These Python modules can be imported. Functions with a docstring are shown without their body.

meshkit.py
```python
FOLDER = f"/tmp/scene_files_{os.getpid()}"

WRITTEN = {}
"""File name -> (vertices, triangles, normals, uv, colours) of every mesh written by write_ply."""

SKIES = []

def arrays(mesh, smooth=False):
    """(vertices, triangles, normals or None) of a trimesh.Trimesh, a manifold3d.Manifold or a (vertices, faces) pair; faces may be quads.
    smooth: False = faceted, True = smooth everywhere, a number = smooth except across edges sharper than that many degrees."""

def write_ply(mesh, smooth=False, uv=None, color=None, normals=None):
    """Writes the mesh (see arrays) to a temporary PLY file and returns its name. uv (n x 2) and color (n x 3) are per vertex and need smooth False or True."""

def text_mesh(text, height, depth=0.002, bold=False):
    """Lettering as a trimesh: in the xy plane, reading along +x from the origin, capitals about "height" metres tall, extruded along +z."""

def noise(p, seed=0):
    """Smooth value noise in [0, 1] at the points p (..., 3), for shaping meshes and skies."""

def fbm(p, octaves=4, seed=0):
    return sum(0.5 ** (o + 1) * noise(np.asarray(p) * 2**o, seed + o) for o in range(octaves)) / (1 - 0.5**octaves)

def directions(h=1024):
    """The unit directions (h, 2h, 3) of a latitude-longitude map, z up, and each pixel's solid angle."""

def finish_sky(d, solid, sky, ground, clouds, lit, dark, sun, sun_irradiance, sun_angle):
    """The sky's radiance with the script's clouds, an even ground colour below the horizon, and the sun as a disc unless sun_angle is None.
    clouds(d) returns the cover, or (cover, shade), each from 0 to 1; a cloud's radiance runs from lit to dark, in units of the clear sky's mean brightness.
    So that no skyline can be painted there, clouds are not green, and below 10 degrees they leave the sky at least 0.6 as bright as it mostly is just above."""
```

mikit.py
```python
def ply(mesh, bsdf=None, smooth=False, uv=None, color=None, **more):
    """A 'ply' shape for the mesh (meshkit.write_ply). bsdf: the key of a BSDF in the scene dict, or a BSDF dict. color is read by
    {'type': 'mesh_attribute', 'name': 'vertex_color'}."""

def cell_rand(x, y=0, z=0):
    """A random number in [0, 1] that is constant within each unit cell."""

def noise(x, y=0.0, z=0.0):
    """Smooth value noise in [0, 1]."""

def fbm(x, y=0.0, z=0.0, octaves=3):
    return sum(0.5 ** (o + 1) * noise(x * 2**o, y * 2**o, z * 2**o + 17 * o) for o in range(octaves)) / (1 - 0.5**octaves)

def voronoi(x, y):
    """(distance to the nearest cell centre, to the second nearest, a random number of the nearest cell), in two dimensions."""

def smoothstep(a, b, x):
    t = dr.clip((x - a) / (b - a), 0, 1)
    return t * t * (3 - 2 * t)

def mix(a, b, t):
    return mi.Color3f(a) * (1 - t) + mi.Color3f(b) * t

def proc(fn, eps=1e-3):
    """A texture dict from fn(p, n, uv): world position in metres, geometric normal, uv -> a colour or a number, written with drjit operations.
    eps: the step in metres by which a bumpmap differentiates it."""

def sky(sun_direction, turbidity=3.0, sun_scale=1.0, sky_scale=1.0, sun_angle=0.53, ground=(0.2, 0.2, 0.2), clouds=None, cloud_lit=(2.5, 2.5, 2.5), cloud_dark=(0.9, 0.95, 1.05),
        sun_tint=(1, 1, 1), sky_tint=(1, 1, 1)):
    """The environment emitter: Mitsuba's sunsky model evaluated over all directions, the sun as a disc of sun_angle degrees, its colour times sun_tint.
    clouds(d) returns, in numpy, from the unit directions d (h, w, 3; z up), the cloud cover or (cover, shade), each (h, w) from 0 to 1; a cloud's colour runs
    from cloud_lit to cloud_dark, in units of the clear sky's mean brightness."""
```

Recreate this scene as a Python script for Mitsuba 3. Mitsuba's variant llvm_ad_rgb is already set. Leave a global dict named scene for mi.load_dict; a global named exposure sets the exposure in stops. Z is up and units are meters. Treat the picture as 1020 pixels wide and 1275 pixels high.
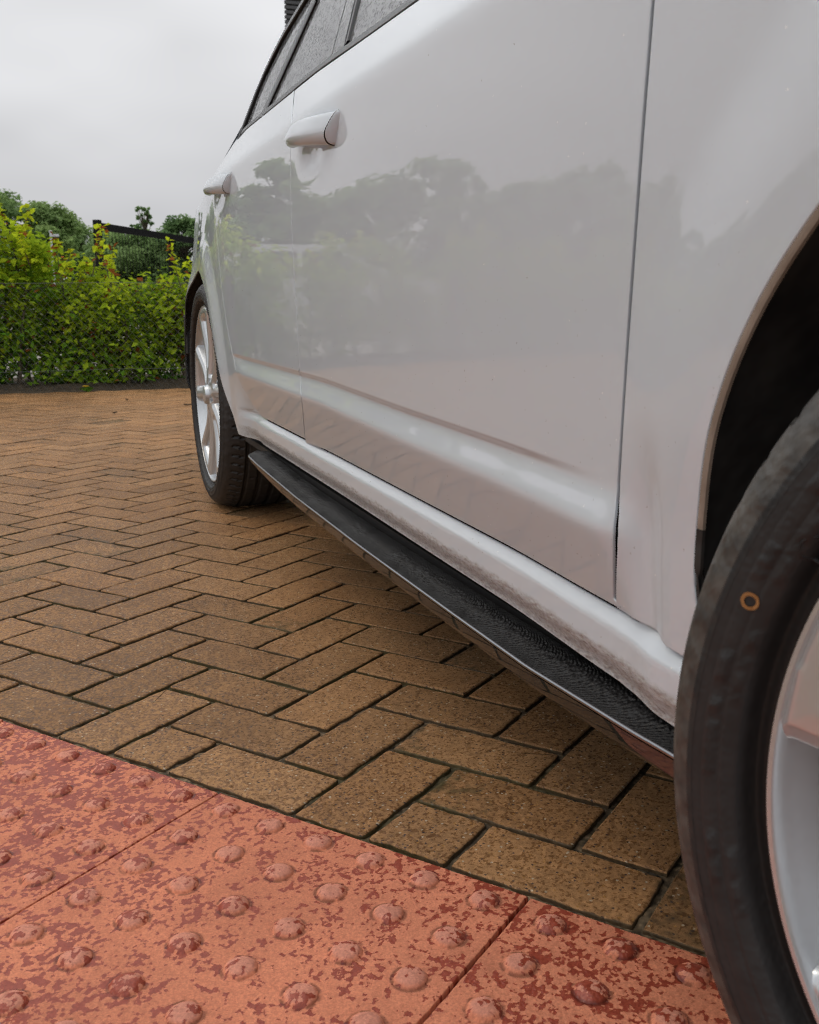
import math
import numpy as np, trimesh, shapely
import mitsuba as mi, drjit as dr
import mikit, meshkit
from shapely import Polygon, Point, MultiPolygon
from mikit import noise, fbm, cell_rand, smoothstep, mix, voronoi
T = mi.ScalarTransform4f
scene, labels = {}, {}

# ------------------------------------------------------------------ camera, sky, exposure
# world frame: x = car forward from the rear axle, y = to the car's left (inward), z = up; y=0 is the outer plane of the rear tyre
CAM = np.array([2.88876, -0.39336, 0.56748])
AX = np.array([[0.335889, 0.941875, -0.007124], [-0.189469, 0.074973, 0.979020], [-0.922648, 0.327492, -0.203639]])
scene['camera'] = {'type': 'thinlens', 'to_world': T().look_at(CAM.tolist(), (CAM + AX[2]).tolist(), AX[1].tolist()),
                   'fov': 45.0, 'fov_axis': 'x', 'aperture_radius': 0.0011, 'focus_distance': 1.25, 'near_clip': 0.02, 'far_clip': 900.0}
exposure = 2.22


def cloud_cover(d):
    n = meshkit.fbm(d * np.array([3.0, 3.0, 6.0]) + 3.1, 4, 5)
    return 1.0, np.clip(1.28 - 1.7 * np.clip(d[..., 2], 0, 1) ** 0.75 + 1.1 * (n - 0.5), 0, 1)


scene['sky'] = mikit.sky([-0.2, -0.55, 0.8], turbidity=3, sun_scale=0.08, sun_angle=25, clouds=cloud_cover,
                         cloud_lit=(2.75, 2.77, 2.82), cloud_dark=(1.42, 1.43, 1.47), ground=(0.15, 0.13, 0.11))

# ------------------------------------------------------------------ helpers
def ref(k):
    return {'type': 'ref', 'id': k}


def numbered(k):
    if k not in scene and k not in USED:
        USED.add(k)
        return k
    i = 1
    while f'{k}_{i:03d}' in USED or f'{k}_{i:03d}' in scene:
        i += 1
    USED.add(f'{k}_{i:03d}')
    return f'{k}_{i:03d}'


USED = set()


def thing(name, label, cat, group=None, kind=None):
    k = numbered(name)
    tag(k, label, cat, group, kind)
    return k


def tag(k, label=None, cat=None, group=None, kind=None):
    d = labels.setdefault(k, {})
    for a, b in (('label', label), ('category', cat), ('group', group), ('kind', kind)):
        if b:
            d[a] = b
    return k


def put(name, shape, parent=None, to=None):
    k = numbered(f'{parent}__{name}' if parent else name)
    s = dict(shape)
    if to is not None:
        s['to_world'] = to
    scene[k] = s
    return k


def plyn(v, f, n, bsdf, uv=None):
    """mesh with its own normals"""
    path = meshkit.write_ply((np.asarray(v), np.asarray(f)), False, uv, None, normals=n)
    return {'type': 'ply', 'filename': path, 'face_normals': False, 'bsdf': ref(bsdf)}


def cat(ms):
    return trimesh.util.concatenate([m for m in ms])


def box(x0, x1, y0, y1, z0, z1, ch=0.0):
    m = trimesh.creation.box(bounds=[[x0, y0, z0], [x1, y1, z1]])
    if ch > 0:
        pts = []
        for a in (0, 1):
            for b in (0, 1):
                for c in (0, 1):
                    p = np.array([(x0, x1)[a], (y0, y1)[b], (z0, z1)[c]])
                    s = np.array([1 - 2 * a, 1 - 2 * b, 1 - 2 * c]) * ch
                    for i in range(3):
                        q = p + s
                        q[i] = p[i]
                        pts.append(q)
        m = trimesh.convex.convex_hull(np.array(pts))
    return m


def sweep(pts, r, sides=8, cap=True):
    p = np.asarray(pts, float)
    r = np.broadcast_to(r, (len(p),))
    t = np.gradient(p, axis=0)
    t /= np.linalg.norm(t, axis=1, keepdims=True) + 1e-12
    a = np.cross(t, np.where(np.abs(t[:, 2:]) < 0.9, [0, 0, 1.0], [1.0, 0, 0]))
    a /= np.linalg.norm(a, axis=1, keepdims=True) + 1e-12
    b, g = np.cross(t, a), np.arange(sides) * 2 * np.pi / sides
    v = p[:, None] + r[:, None, None] * (np.cos(g)[None, :, None] * a[:, None] + np.sin(g)[None, :, None] * b[:, None])
    i, j = np.meshgrid(np.arange(len(p) - 1), np.arange(sides), indexing='ij')
    q = np.stack([i * sides + j, (i + 1) * sides + j, (i + 1) * sides + (j + 1) % sides, i * sides + (j + 1) % sides], -1).reshape(-1, 4)
    f = np.vstack([q[:, [0, 2, 1]], q[:, [0, 3, 2]]])
    return trimesh.Trimesh(v.reshape(-1, 3), f, process=False)


def gridmesh(P):
    """P (n, m, 3) -> mesh"""
    n, m = P.shape[:2]
    i, j = np.meshgrid(np.arange(n - 1), np.arange(m - 1), indexing='ij')
    a = i * m + j
    f = np.concatenate([np.stack([a, a + m, a + m + 1], -1).reshape(-1, 3), np.stack([a, a + m + 1, a + 1], -1).reshape(-1, 3)])
    return trimesh.Trimesh(P.reshape(-1, 3), f, process=False)


def S(x):
    x = np.clip(x, 0, 1)
    return x * x * (3 - 2 * x)


def sp(x):
    return np.logaddexp(0, x)


def lin(x, pts):
    a = np.array(pts)
    return np.interp(x, a[:, 0], a[:, 1])


# paving pattern frame (u along the edge of the red slabs, v away from them) <-> world
YAW = math.radians(-51.767)
BM = np.array([[-math.sin(YAW), -math.cos(YAW)], [math.cos(YAW), -math.sin(YAW)]])
P0 = np.array([-1.152, 1.293])
M = 0.102


def pat2w(u, v):
    return (np.stack([np.asarray(u, float), np.asarray(v, float)], -1) - P0) @ BM.T


def w2pat(xy):
    return np.asarray(xy) @ BM + P0


def pat_dr(p):
    return p.x * float(BM[0, 0]) + p.y * float(BM[1, 0]) + float(P0[0]), p.x * float(BM[0, 1]) + p.y * float(BM[1, 1]) + float(P0[1])


# ------------------------------------------------------------------ materials
def principled(base, rough, metallic=0.0, spec=0.5, **k):
    d = {'type': 'principled', 'base_color': base if isinstance(base, dict) else {'type': 'rgb', 'value': list(base)},
         'roughness': rough if isinstance(rough, (dict, float)) else float(rough), 'metallic': metallic, 'specular': spec}
    d.update(k)
    return d


def two(b):
    return {'type': 'twosided', 'b': b}


def bump(b, fn, scale=1.0, eps=1e-3):
    t = mikit.proc(fn, eps)
    return {'type': 'bumpmap', 't': t, 'b': b, 'scale': scale}


def mat(name, d):
    scene[name] = d
    return name


def paver_wet(p, u, v):
    open_ = smoothstep(0.10, -0.40, p.y + 0.12 * (fbm(p.x * 9, p.y * 9, 2.0, 2) - 0.5))
    return smoothstep(0.47, 0.63, fbm(u * 350, v * 310, 5.0, 2) + 0.16 * (fbm(p.x * 3.1, p.y * 3.1, 9.0, 2) - 0.5) + 0.13 * open_ - 0.10)


def paver_color(p, n, uv):
    u, v = pat_dr(p)
    u, v = u + p.z * 0.8, v + p.z * 0.6
    tone = cell_rand(dr.floor(uv.x * 0.1), 3, 7)
    hue = cell_rand(dr.floor(uv.x * 0.1), 5, 2)
    big = fbm(p.x * 11, p.y * 11, 0.0, 3)
    mid = fbm(u * 200, v * 200, 2.0, 3)
    wet = paver_wet(p, u, v)
    base = mix((0.305, 0.170, 0.078), (0.225, 0.122, 0.056), big * 1.2 - 0.1)
    base = base * (0.87 + 0.26 * tone) * mix((1.04, 0.99, 0.93), (0.98, 1.0, 1.03), hue)
    base = base * (0.66 + 0.68 * mid)
    base = mix(base, base * mi.Color3f(0.52, 0.46, 0.40), wet * 0.85)
    g1, _, r1 = voronoi(u * 215, v * 215)
    sp1 = smoothstep(0.36, 0.24, g1)
    base = mix(base, mi.Color3f(0.45, 0.38, 0.28), sp1 * dr.select(r1 > 0.968, 0.75, 0.0))
    base = mix(base, mi.Color3f(0.030, 0.030, 0.034), sp1 * dr.select(r1 < 0.075, 0.8, 0.0))
    base = mix(base, mi.Color3f(0.34, 0.17, 0.05), sp1 * dr.select((r1 > 0.5) & (r1 < 0.57), 0.7, 0.0))
    g2, _, r2 = voronoi(u * 560, v * 560)
    base = mix(base, base * (0.55 + 0.9 * r2), smoothstep(0.5, 0.2, g2) * 0.6)
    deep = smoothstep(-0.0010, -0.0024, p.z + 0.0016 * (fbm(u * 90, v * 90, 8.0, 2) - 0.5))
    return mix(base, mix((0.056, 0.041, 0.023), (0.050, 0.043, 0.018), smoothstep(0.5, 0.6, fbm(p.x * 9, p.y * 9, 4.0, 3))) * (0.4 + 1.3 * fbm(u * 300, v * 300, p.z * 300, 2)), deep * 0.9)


def paver_rough(p, n, uv):
    u, v = pat_dr(p)
    return 0.72 - 0.30 * paver_wet(p, u, v)


def paver_bump(p, n, uv):
    u, v = pat_dr(p)
    return 0.0012 * fbm(u * 230, v * 230, 1.0, 2) + 0.0010 * noise(u * 90, v * 90, 3.0)


mat('paver_stone', bump(principled(mikit.proc(paver_color), mikit.proc(paver_rough), spec=0.24), paver_bump, 1.0, 8e-4))


def joint_color(p, n, uv):
    a = fbm(p.x * 160, p.y * 160, 0.0, 2)
    moss = smoothstep(0.5, 0.62, fbm(p.x * 9, p.y * 9, 4.0, 3))
    c = mix((0.024, 0.018, 0.011), (0.170, 0.122, 0.072), a * a * 1.6)
    return mix(c, mi.Color3f(0.052, 0.046, 0.017), moss * 0.7)


mat('joint_sand', bump(two(principled(mikit.proc(joint_color), 0.9)), lambda p, n, uv: 0.004 * fbm(p.x * 220, p.y * 220, 0.0, 2), 1.0))


def far_paving(p, n, uv):
    u, v = pat_dr(p)
    u, v = u / M, v / M
    i, j = dr.floor(u), dr.floor(v)
    fu, fv = u - i, v - j
    s = i + j
    k = s - 4 * dr.floor(s / 4)
    w = 0.03
    left = dr.select(k == 1, 1.0, fu)
    right = dr.select(k == 0, 1.0, 1 - fu)
    bot = dr.select(k == 3, 1.0, fv)
    top = dr.select(k == 2, 1.0, 1 - fv)
    d = dr.minimum(dr.minimum(left, right), dr.minimum(bot, top))
    bi = dr.select(k == 1, i - 1, i)
    bj = dr.select(k == 3, j - 1, j)
    tone = cell_rand(bi, bj, 5)
    c = mix((0.28, 0.156, 0.072), (0.21, 0.115, 0.053), fbm(p.x * 3, p.y * 3, 0.0, 3)) * (0.8 + 0.4 * tone)
    return mix(mi.Color3f(0.045, 0.034, 0.022), c, smoothstep(w, w + 0.03, d))


mat('far_paver', two(principled(mikit.proc(far_paving), 0.6)))


def tactile_wet(p):
    u, v = pat_dr(p)
    wob = 0.006 * fbm(u * 60, v * 60, 8.0, 2)
    k = 0.66 * fbm(u * 235 + 40 * wob, v * 215, 2.0, 3) + 0.34 * fbm(u * 60, v * 60, 6.0, 2)
    side = smoothstep(0.35, -0.25, u) * 0.085 + 0.10 * (fbm(u * 5, v * 5, 1.0, 2) - 0.5) + 0.05 * smoothstep(0.50, 0.62, u)
    return smoothstep(0.545, 0.612, k + side)


def tactile_color(p, n, uv):
    u, v = pat_dr(p)
    wet = tactile_wet(p)
    fine = fbm(u * 420, v * 420, 0.0, 2)
    cloud = fbm(u * 16, v * 16, 3.0, 3)
    dry = mix((0.46, 0.152, 0.084), (0.60, 0.222, 0.124), fine) * (0.82 + 0.36 * cloud)
    up = smoothstep(0.0014, 0.0045, p.z - 0.003)
    dry = mix(dry, mi.Color3f(0.50, 0.235, 0.185) * (0.75 + 0.5 * fbm(u * 240, v * 240, 7.0, 2)), up * 0.5)
    wetc = mix((0.235, 0.040, 0.022), (0.310, 0.066, 0.036), fine)
    c = mix(dry, wetc, wet)
    dots = noise(u * 900, v * 900, 4.0)
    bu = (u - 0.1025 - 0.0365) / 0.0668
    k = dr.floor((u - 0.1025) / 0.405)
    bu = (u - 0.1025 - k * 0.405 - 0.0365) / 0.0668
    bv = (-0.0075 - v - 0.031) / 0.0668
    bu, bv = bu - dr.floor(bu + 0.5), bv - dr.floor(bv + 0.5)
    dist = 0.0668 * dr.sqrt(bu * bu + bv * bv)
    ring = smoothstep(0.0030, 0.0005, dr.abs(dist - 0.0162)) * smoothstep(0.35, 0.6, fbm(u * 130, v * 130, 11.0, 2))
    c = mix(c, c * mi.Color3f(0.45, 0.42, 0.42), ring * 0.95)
    return c * (0.84 + 0.32 * dots)


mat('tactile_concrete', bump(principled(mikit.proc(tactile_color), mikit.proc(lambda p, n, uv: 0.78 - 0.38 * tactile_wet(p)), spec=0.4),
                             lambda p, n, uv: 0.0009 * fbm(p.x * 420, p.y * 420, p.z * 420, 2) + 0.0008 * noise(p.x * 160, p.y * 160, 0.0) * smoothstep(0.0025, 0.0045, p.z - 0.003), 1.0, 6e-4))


def grass_color(p, n, uv):
    return mix((0.05, 0.07, 0.02), (0.10, 0.10, 0.04), fbm(p.x * 2, p.y * 2, 0.0, 4))


mat('grass_ground', two(principled(mikit.proc(grass_color), 0.9)))
mat('soil', two(principled(mikit.proc(lambda p, n, uv: mix((0.022, 0.016, 0.010), (0.085, 0.062, 0.040), fbm(p.x * 40, p.y * 40, p.z * 40, 3))), 0.95)))
mat('chippings', two(principled(mikit.proc(lambda p, n, uv: mix((0.06, 0.055, 0.05), (0.36, 0.34, 0.31), fbm(p.x * 25, p.y * 25, 0.0, 3))), 0.9)))

# car paint: white diffuse under a clear glossy coat
def paint_color(p, n, uv):
    # clean white with a few dried specks of road dirt
    g1, _, r1 = voronoi(p.x * 55, p.z * 55)
    g2, _, r2 = voronoi(p.x * 150 + 7, p.z * 150)
    speck = 0.7 * smoothstep(0.055, 0.035, g1) * dr.select(r1 > 0.955, 1.0, 0.0) + 0.4 * smoothstep(0.14, 0.08, g2) * dr.select(r2 > 0.965, 1.0, 0.0) * smoothstep(0.75, 0.35, p.z)
    film = smoothstep(0.55, 0.30, p.z) * (0.04 + 0.10 * fbm(p.x * 14, p.z * 30, 0.0, 3))
    c = mix((0.525, 0.580, 0.632), (0.46, 0.47, 0.475), film)
    return mix(c, dr.select(r1 > 0.965, mi.Color3f(0.75), mi.Color3f(0.22, 0.20, 0.18)), dr.clip(speck, 0, 1))


mat('car_paint', two({'type': 'plastic', 'diffuse_reflectance': mikit.proc(paint_color), 'int_ior': 1.52}))


def dirt_amount(p):
    n1 = fbm(p.x * 60, p.z * 120, 0.0, 3)
    low = smoothstep(0.2960, 0.2900, p.z + 0.006 * (n1 - 0.5)) * smoothstep(0.45, 0.6, p.x)
    return dr.clip(low * (0.55 + 0.9 * (fbm(p.x * 200, p.z * 320, 3.0, 2) - 0.25)) , 0, 1)


mat('road_grime', two(bump(principled(mikit.proc(lambda p, n, uv: mix((0.40, 0.39, 0.375), (0.19, 0.178, 0.165), fbm(p.x * 260, p.y * 260, p.z * 400, 3))), 0.55),
                           lambda p, n, uv: 0.004 * fbm(p.x * 140, p.y * 140, p.z * 240, 2), 1.0, 8e-4)))
mat('sill_paint', {'type': 'blendbsdf', 'weight': mikit.proc(lambda p, n, uv: dirt_amount(p) * 0.85), 'a': ref('car_paint'), 'b': ref('road_grime')})
mat('arch_edge_grime', two(principled(mikit.proc(lambda p, n, uv: mix((0.17, 0.135, 0.105), (0.30, 0.255, 0.21), fbm(p.x * 60, p.y * 60, p.z * 60, 3))), 0.6)))
mat('matt_black', two(principled((0.012, 0.012, 0.013), 0.6)))


def liner_color(p, n, uv):
    return mix((0.012, 0.012, 0.013), (0.055, 0.053, 0.050), fbm(p.x * 30, p.y * 30, p.z * 30, 3))


mat('liner_black', two(bump(principled(mikit.proc(liner_color), 0.6, spec=0.18), lambda p, n, uv: 0.002 * fbm(p.x * 90, p.y * 90, p.z * 90, 2), 1.0)))
mat('trim_black', two(principled((0.018, 0.018, 0.019), 0.35)))
mat('gloss_black', two({'type': 'plastic', 'diffuse_reflectance': {'type': 'rgb', 'value': [0.012, 0.012, 0.012]}, 'int_ior': 1.65}))


def drops(p, n, uv):
    a = noise(p.x * 330, p.y * 330, p.z * 210)
    return 0.0007 * smoothstep(0.58, 0.85, a)


mat('wet_glass', two(bump({'type': 'plastic', 'diffuse_reflectance': mikit.proc(lambda p, n, uv: mix((0.060, 0.061, 0.064), (0.030, 0.030, 0.032), smoothstep(0.55, 0.75, noise(p.x * 330, p.y * 330, p.z * 210)))), 'int_ior': 1.6}, drops, 1.0, 8e-4)))


def ripples(p, n, uv):
    yy = p.y * 60
    w = p.x * 950 + 26.0 * (yy - 1.2) * (yy - 1.2) + 6.0 * fbm(p.x * 60, p.y * 60, 0.0, 2) + 5 * fbm(p.x * 250, p.y * 250, 1.0, 2)
    return 0.0022 * fbm(p.x * 240, p.y * 280, p.z * 100, 2) + 0.0008 * dr.sin(w) * fbm(p.x * 30, p.y * 60, 5.0, 2)


mat('wet_rubber', two(bump(principled((0.004, 0.004, 0.0045), 0.46, spec=0.28), ripples, 1.0, 6e-4)))


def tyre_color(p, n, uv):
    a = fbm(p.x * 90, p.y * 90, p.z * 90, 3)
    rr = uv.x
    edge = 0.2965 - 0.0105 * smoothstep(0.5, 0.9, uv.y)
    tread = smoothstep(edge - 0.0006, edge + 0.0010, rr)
    side = mix((0.013, 0.0133, 0.0143), (0.025, 0.0253, 0.0265), a) * mix(0.30, 1.0, smoothstep(0.2540, 0.2585, rr))  # sidewall groove by the rim darkened, its recess shade painted into the colour
    tr = mix((0.026, 0.025, 0.024), (0.080, 0.075, 0.068), smoothstep(0.25, 0.75, 0.6 * fbm(p.x * 90, p.y * 90, p.z * 90, 3) + 0.4 * fbm(p.x * 30, p.y * 30, p.z * 30, 2)))
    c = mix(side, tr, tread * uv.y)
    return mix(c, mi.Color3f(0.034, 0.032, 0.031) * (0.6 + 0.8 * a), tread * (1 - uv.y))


def tyre_bump(p, n, uv):
    rr = uv.x
    tread = smoothstep(0.282, 0.286, rr)
    return 0.0030 * tread * fbm(p.x * 85, p.y * 85, p.z * 85, 3) + 0.0004 * fbm(p.x * 400, p.y * 400, p.z * 400, 2)


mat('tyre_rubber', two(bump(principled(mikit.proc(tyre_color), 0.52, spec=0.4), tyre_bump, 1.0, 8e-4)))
mat('orange_paint', two(principled((0.25, 0.115, 0.035), 0.75)))
mat('alloy_silver', two(principled((0.57, 0.60, 0.625), 0.26, metallic=0.70, spec=0.5)))
mat('disc_steel', two(principled((0.30, 0.29, 0.28), 0.35, metallic=0.9)))
mat('chrome', two(principled((0.30, 0.31, 0.33), 0.25, metallic=1.0)))
mat('leaf', {'type': 'principledthin', 'base_color': {'type': 'mesh_attribute', 'name': 'vertex_color'}, 'roughness': 0.45, 'diff_trans': 0.9, 'spec_trans': 0.0})
mat('bark', two(principled(mikit.proc(lambda p, n, uv: mix((0.055, 0.042, 0.030), (0.14, 0.115, 0.085), fbm(p.x * 30, p.y * 30, p.z * 8, 3))), 0.9)))
mat('fence_steel', two(principled((0.10, 0.105, 0.105), 0.5, metallic=0.4)))
mat('black_steel', two(principled((0.005, 0.005, 0.0055), 0.6, spec=0.2)))
mat('post_wood', two(principled(mikit.proc(lambda p, n, uv: mix((0.05, 0.045, 0.042), (0.11, 0.10, 0.09), fbm(p.x * 60, p.y * 60, p.z * 6, 3))), 0.9)))
mat('galvanised', two(principled((0.55, 0.57, 0.58), 0.45, metallic=0.3)))
mat('cladding', two(principled((0.060, 0.060, 0.064), 0.5)))
mat('cladding_dark', two(principled((0.030, 0.030, 0.033), 0.6)))
mat('yellow_petal', two(principled((0.75, 0.48, 0.02), 0.6)))
mat('silver_paint', two({'type': 'plastic', 'diffuse_reflectance': {'type': 'rgb', 'value': [0.45, 0.46, 0.47]}, 'int_ior': 1.5}))
mat('dark_glass', two({'type': 'plastic', 'diffuse_reflectance': {'type': 'rgb', 'value': [0.02, 0.022, 0.024]}, 'int_ior': 1.55}))

# ------------------------------------------------------------------ ground
def sheet(poly, z, bsdf):
    v, f = trimesh.creation.triangulate_polygon(poly, engine='earcut')
    return mikit.ply(trimesh.Trimesh(np.c_[v, np.full(len(v), z)], f, process=False), bsdf)


XH0, XH1, YH0, YH1 = -4.42, 4.6, -3.2, 2.6
hole = Polygon([(XH0, YH0), (XH1, YH0), (XH1, YH1), (XH0, YH1)])
yard = Polygon([(-4.42, -26), (14, -26), (14, 9), (-4.42, 9)])
ground_poly = Polygon([(-400, -400), (400, -400), (400, 400), (-400, 400)]).difference(yard.buffer(-0.01))
g = put('ground', sheet(ground_poly, -0.03, 'grass_ground'))
tag(g, 'grassy ground around the paved yard', kind='structure')
gp = put('gravel', sheet(Polygon([(-40, -30), (-5.15, -30), (-5.15, 12), (-40, 12)]), -0.016, 'chippings'))
tag(gp, 'pale stone chippings behind the hedge', kind='structure')
pav = put('block_paving', sheet(yard.difference(hole.buffer(-0.06)), -0.002, 'far_paver'))
tag(pav, 'brown herringbone block paving of the yard', kind='structure')

# red tactile slabs occupy v in [-0.820, -0.007]
U0, PITCH, VE = 0.1025, 0.405, -0.0075
ROWS = 2
k = put('joint_sand', sheet(hole, -0.0070, 'joint_sand'), pav)
# uneven sand and moss standing in the nearer joints
gx_, gy_ = np.meshgrid(np.arange(-.2, 2.9, .005), np.arange(-1.3, .95, .005), indexing='ij')
gz_ = -.0066 + .0062 * np.clip(meshkit.fbm(np.stack([gx_ * 55, gy_ * 55, 0 * gx_], -1), 3, 8) - .36, 0, 1) * (.6 + .9 * meshkit.noise(np.stack([gx_ * 7, gy_ * 7, 0 * gx_ + 3], -1), 4))
k = put('joint_filling', mikit.ply(gridmesh(np.stack([gx_, gy_, gz_], -1)), 'joint_sand', smooth=True), pav)
tag(k, kind='stuff')

rng = np.random.default_rng(7)


def brick_mesh(L, W, seed, uvoff, fine=True):
    """one worn paver: rounded rough edges, origin at its centre, top at z=0"""
    r = np.random.default_rng(seed)
    n = (30, 15) if fine else (4, 2)
    loop = []
    for a, b, c in (((-1, -1), (1, -1), n[0]), ((1, -1), (1, 1), n[1]), ((1, 1), (-1, 1), n[0]), ((-1, 1), (-1, -1), n[1])):
        for t in np.arange(c) / c:
            loop.append([(a[0] + (b[0] - a[0]) * t) * L / 2, (a[1] + (b[1] - a[1]) * t) * W / 2])
    loop = np.array(loop)
    rc = 0.004
    inner = np.clip(loop, [-L / 2 + rc, -W / 2 + rc], [L / 2 - rc, W / 2 - rc])
    dvec = loop - inner
    ln = np.linalg.norm(dvec, axis=1, keepdims=True)
    loop = inner + dvec / np.maximum(ln, 1e-9) * np.minimum(ln, rc)
    nrm = dvec / np.maximum(ln, 1e-9)
    m = len(loop)
    jit = (meshkit.noise(np.c_[loop * 160, np.full(m, seed * 3.7)], seed) - 0.5) * 0.0022 if fine else np.zeros(m)
    jit = jit + (meshkit.noise(np.c_[loop * 45, np.full(m, seed * 1.3)], seed + 9) - 0.5) * (0.0042 if fine else 0.001)
    rings = [(0.0, -0.012), (0.0, -0.0028), (-0.0008, -0.0011), (-0.0024, -0.0002), (-0.006, 0.0)] if fine else [(0.0, -0.012), (0.0, -0.0016), (-0.0014, 0.0)]
    V = []
    for off, z in rings:
        V.append(np.c_[loop + nrm * (off + jit)[:, None], np.full(m, z)])
    V.append(np.array([[0, 0, 0.0003]]))
    v = np.vstack(V)
    v[:, 2] += (meshkit.noise(np.c_[v[:, :2] * 22, np.full(len(v), seed * 2.1)], seed) - 0.5) * (0.0012 if fine else 0)
    f = []
    for q in range(len(rings) - 1):
        for i in range(m):
            a, b = q * m + i, q * m + (i + 1) % m
            f += [[a, b, b + m], [a, b + m, a + m]]
    c = len(v) - 1
    q = (len(rings) - 1) * m
    for i in range(m):
        f.append([q + i, q + (i + 1) % m, c])
    mesh = trimesh.Trimesh(v, np.array(f), process=False)
    uv = v[:, :2] + np.array([uvoff * 10 + 5, 5])
    return mesh, uv


NV = 14
JG = 0.0072
full_v = [brick_mesh(2 * M - JG, M - JG, 11 + i, i) for i in range(NV)]
half_v = [brick_mesh(M - JG, M - JG, 51 + i, i) for i in range(4)]
full_p = [mikit.ply(m, 'paver_stone', smooth=True, uv=uv) for m, uv in full_v]
half_p = [mikit.ply(m, 'paver_stone', smooth=True, uv=uv) for m, uv in half_v]
low_v = [brick_mesh(2 * M - JG, M - JG, 71 + i, i, False) for i in range(6)]

slots = []
for i in range(-70, 70):
    for j in range(-60, 70):
        q = (i + j) % 4
        if q == 0:
            u, v, lu, lv = i, j, 2, 1
        elif q == 2:
            u, v, lu, lv = i, j, 1, 2
        else:
            continue
        # cut against the tactile strip
        if ROWS and v < 0 and v + lv > 0:
            v, lv = 0, 1
        vs0 = (VE - ROWS * PITCH) / M - 0.02
        if v < 0 and v + lv > vs0 and U0 - 10 * PITCH < (u + 1) * M < U0 + 10 * PITCH:
            if v >= vs0 - 0.5:
                continue
            if lv == 2 and v + 1 <= vs0:
                lv = 1
            else:
                continue
        cx, cy = pat2w((u + lu / 2) * M, (v + lv / 2) * M)
        if XH0 - 0.0 + 0.02 < cx < XH1 - 0.02 and YH0 + 0.02 < cy < YH1 - 0.02:
            slots.append((cx, cy, lu, lv))
slots = np.array(slots)


def project(X):
    v = (np.atleast_2d(X) - CAM) @ AX.T
    z = np.maximum(v[:, 2], 1e-6)
    return 409.5 + 988.7 * v[:, 0] / z, 512 - 988.7 * v[:, 1] / z, v[:, 2]


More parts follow.
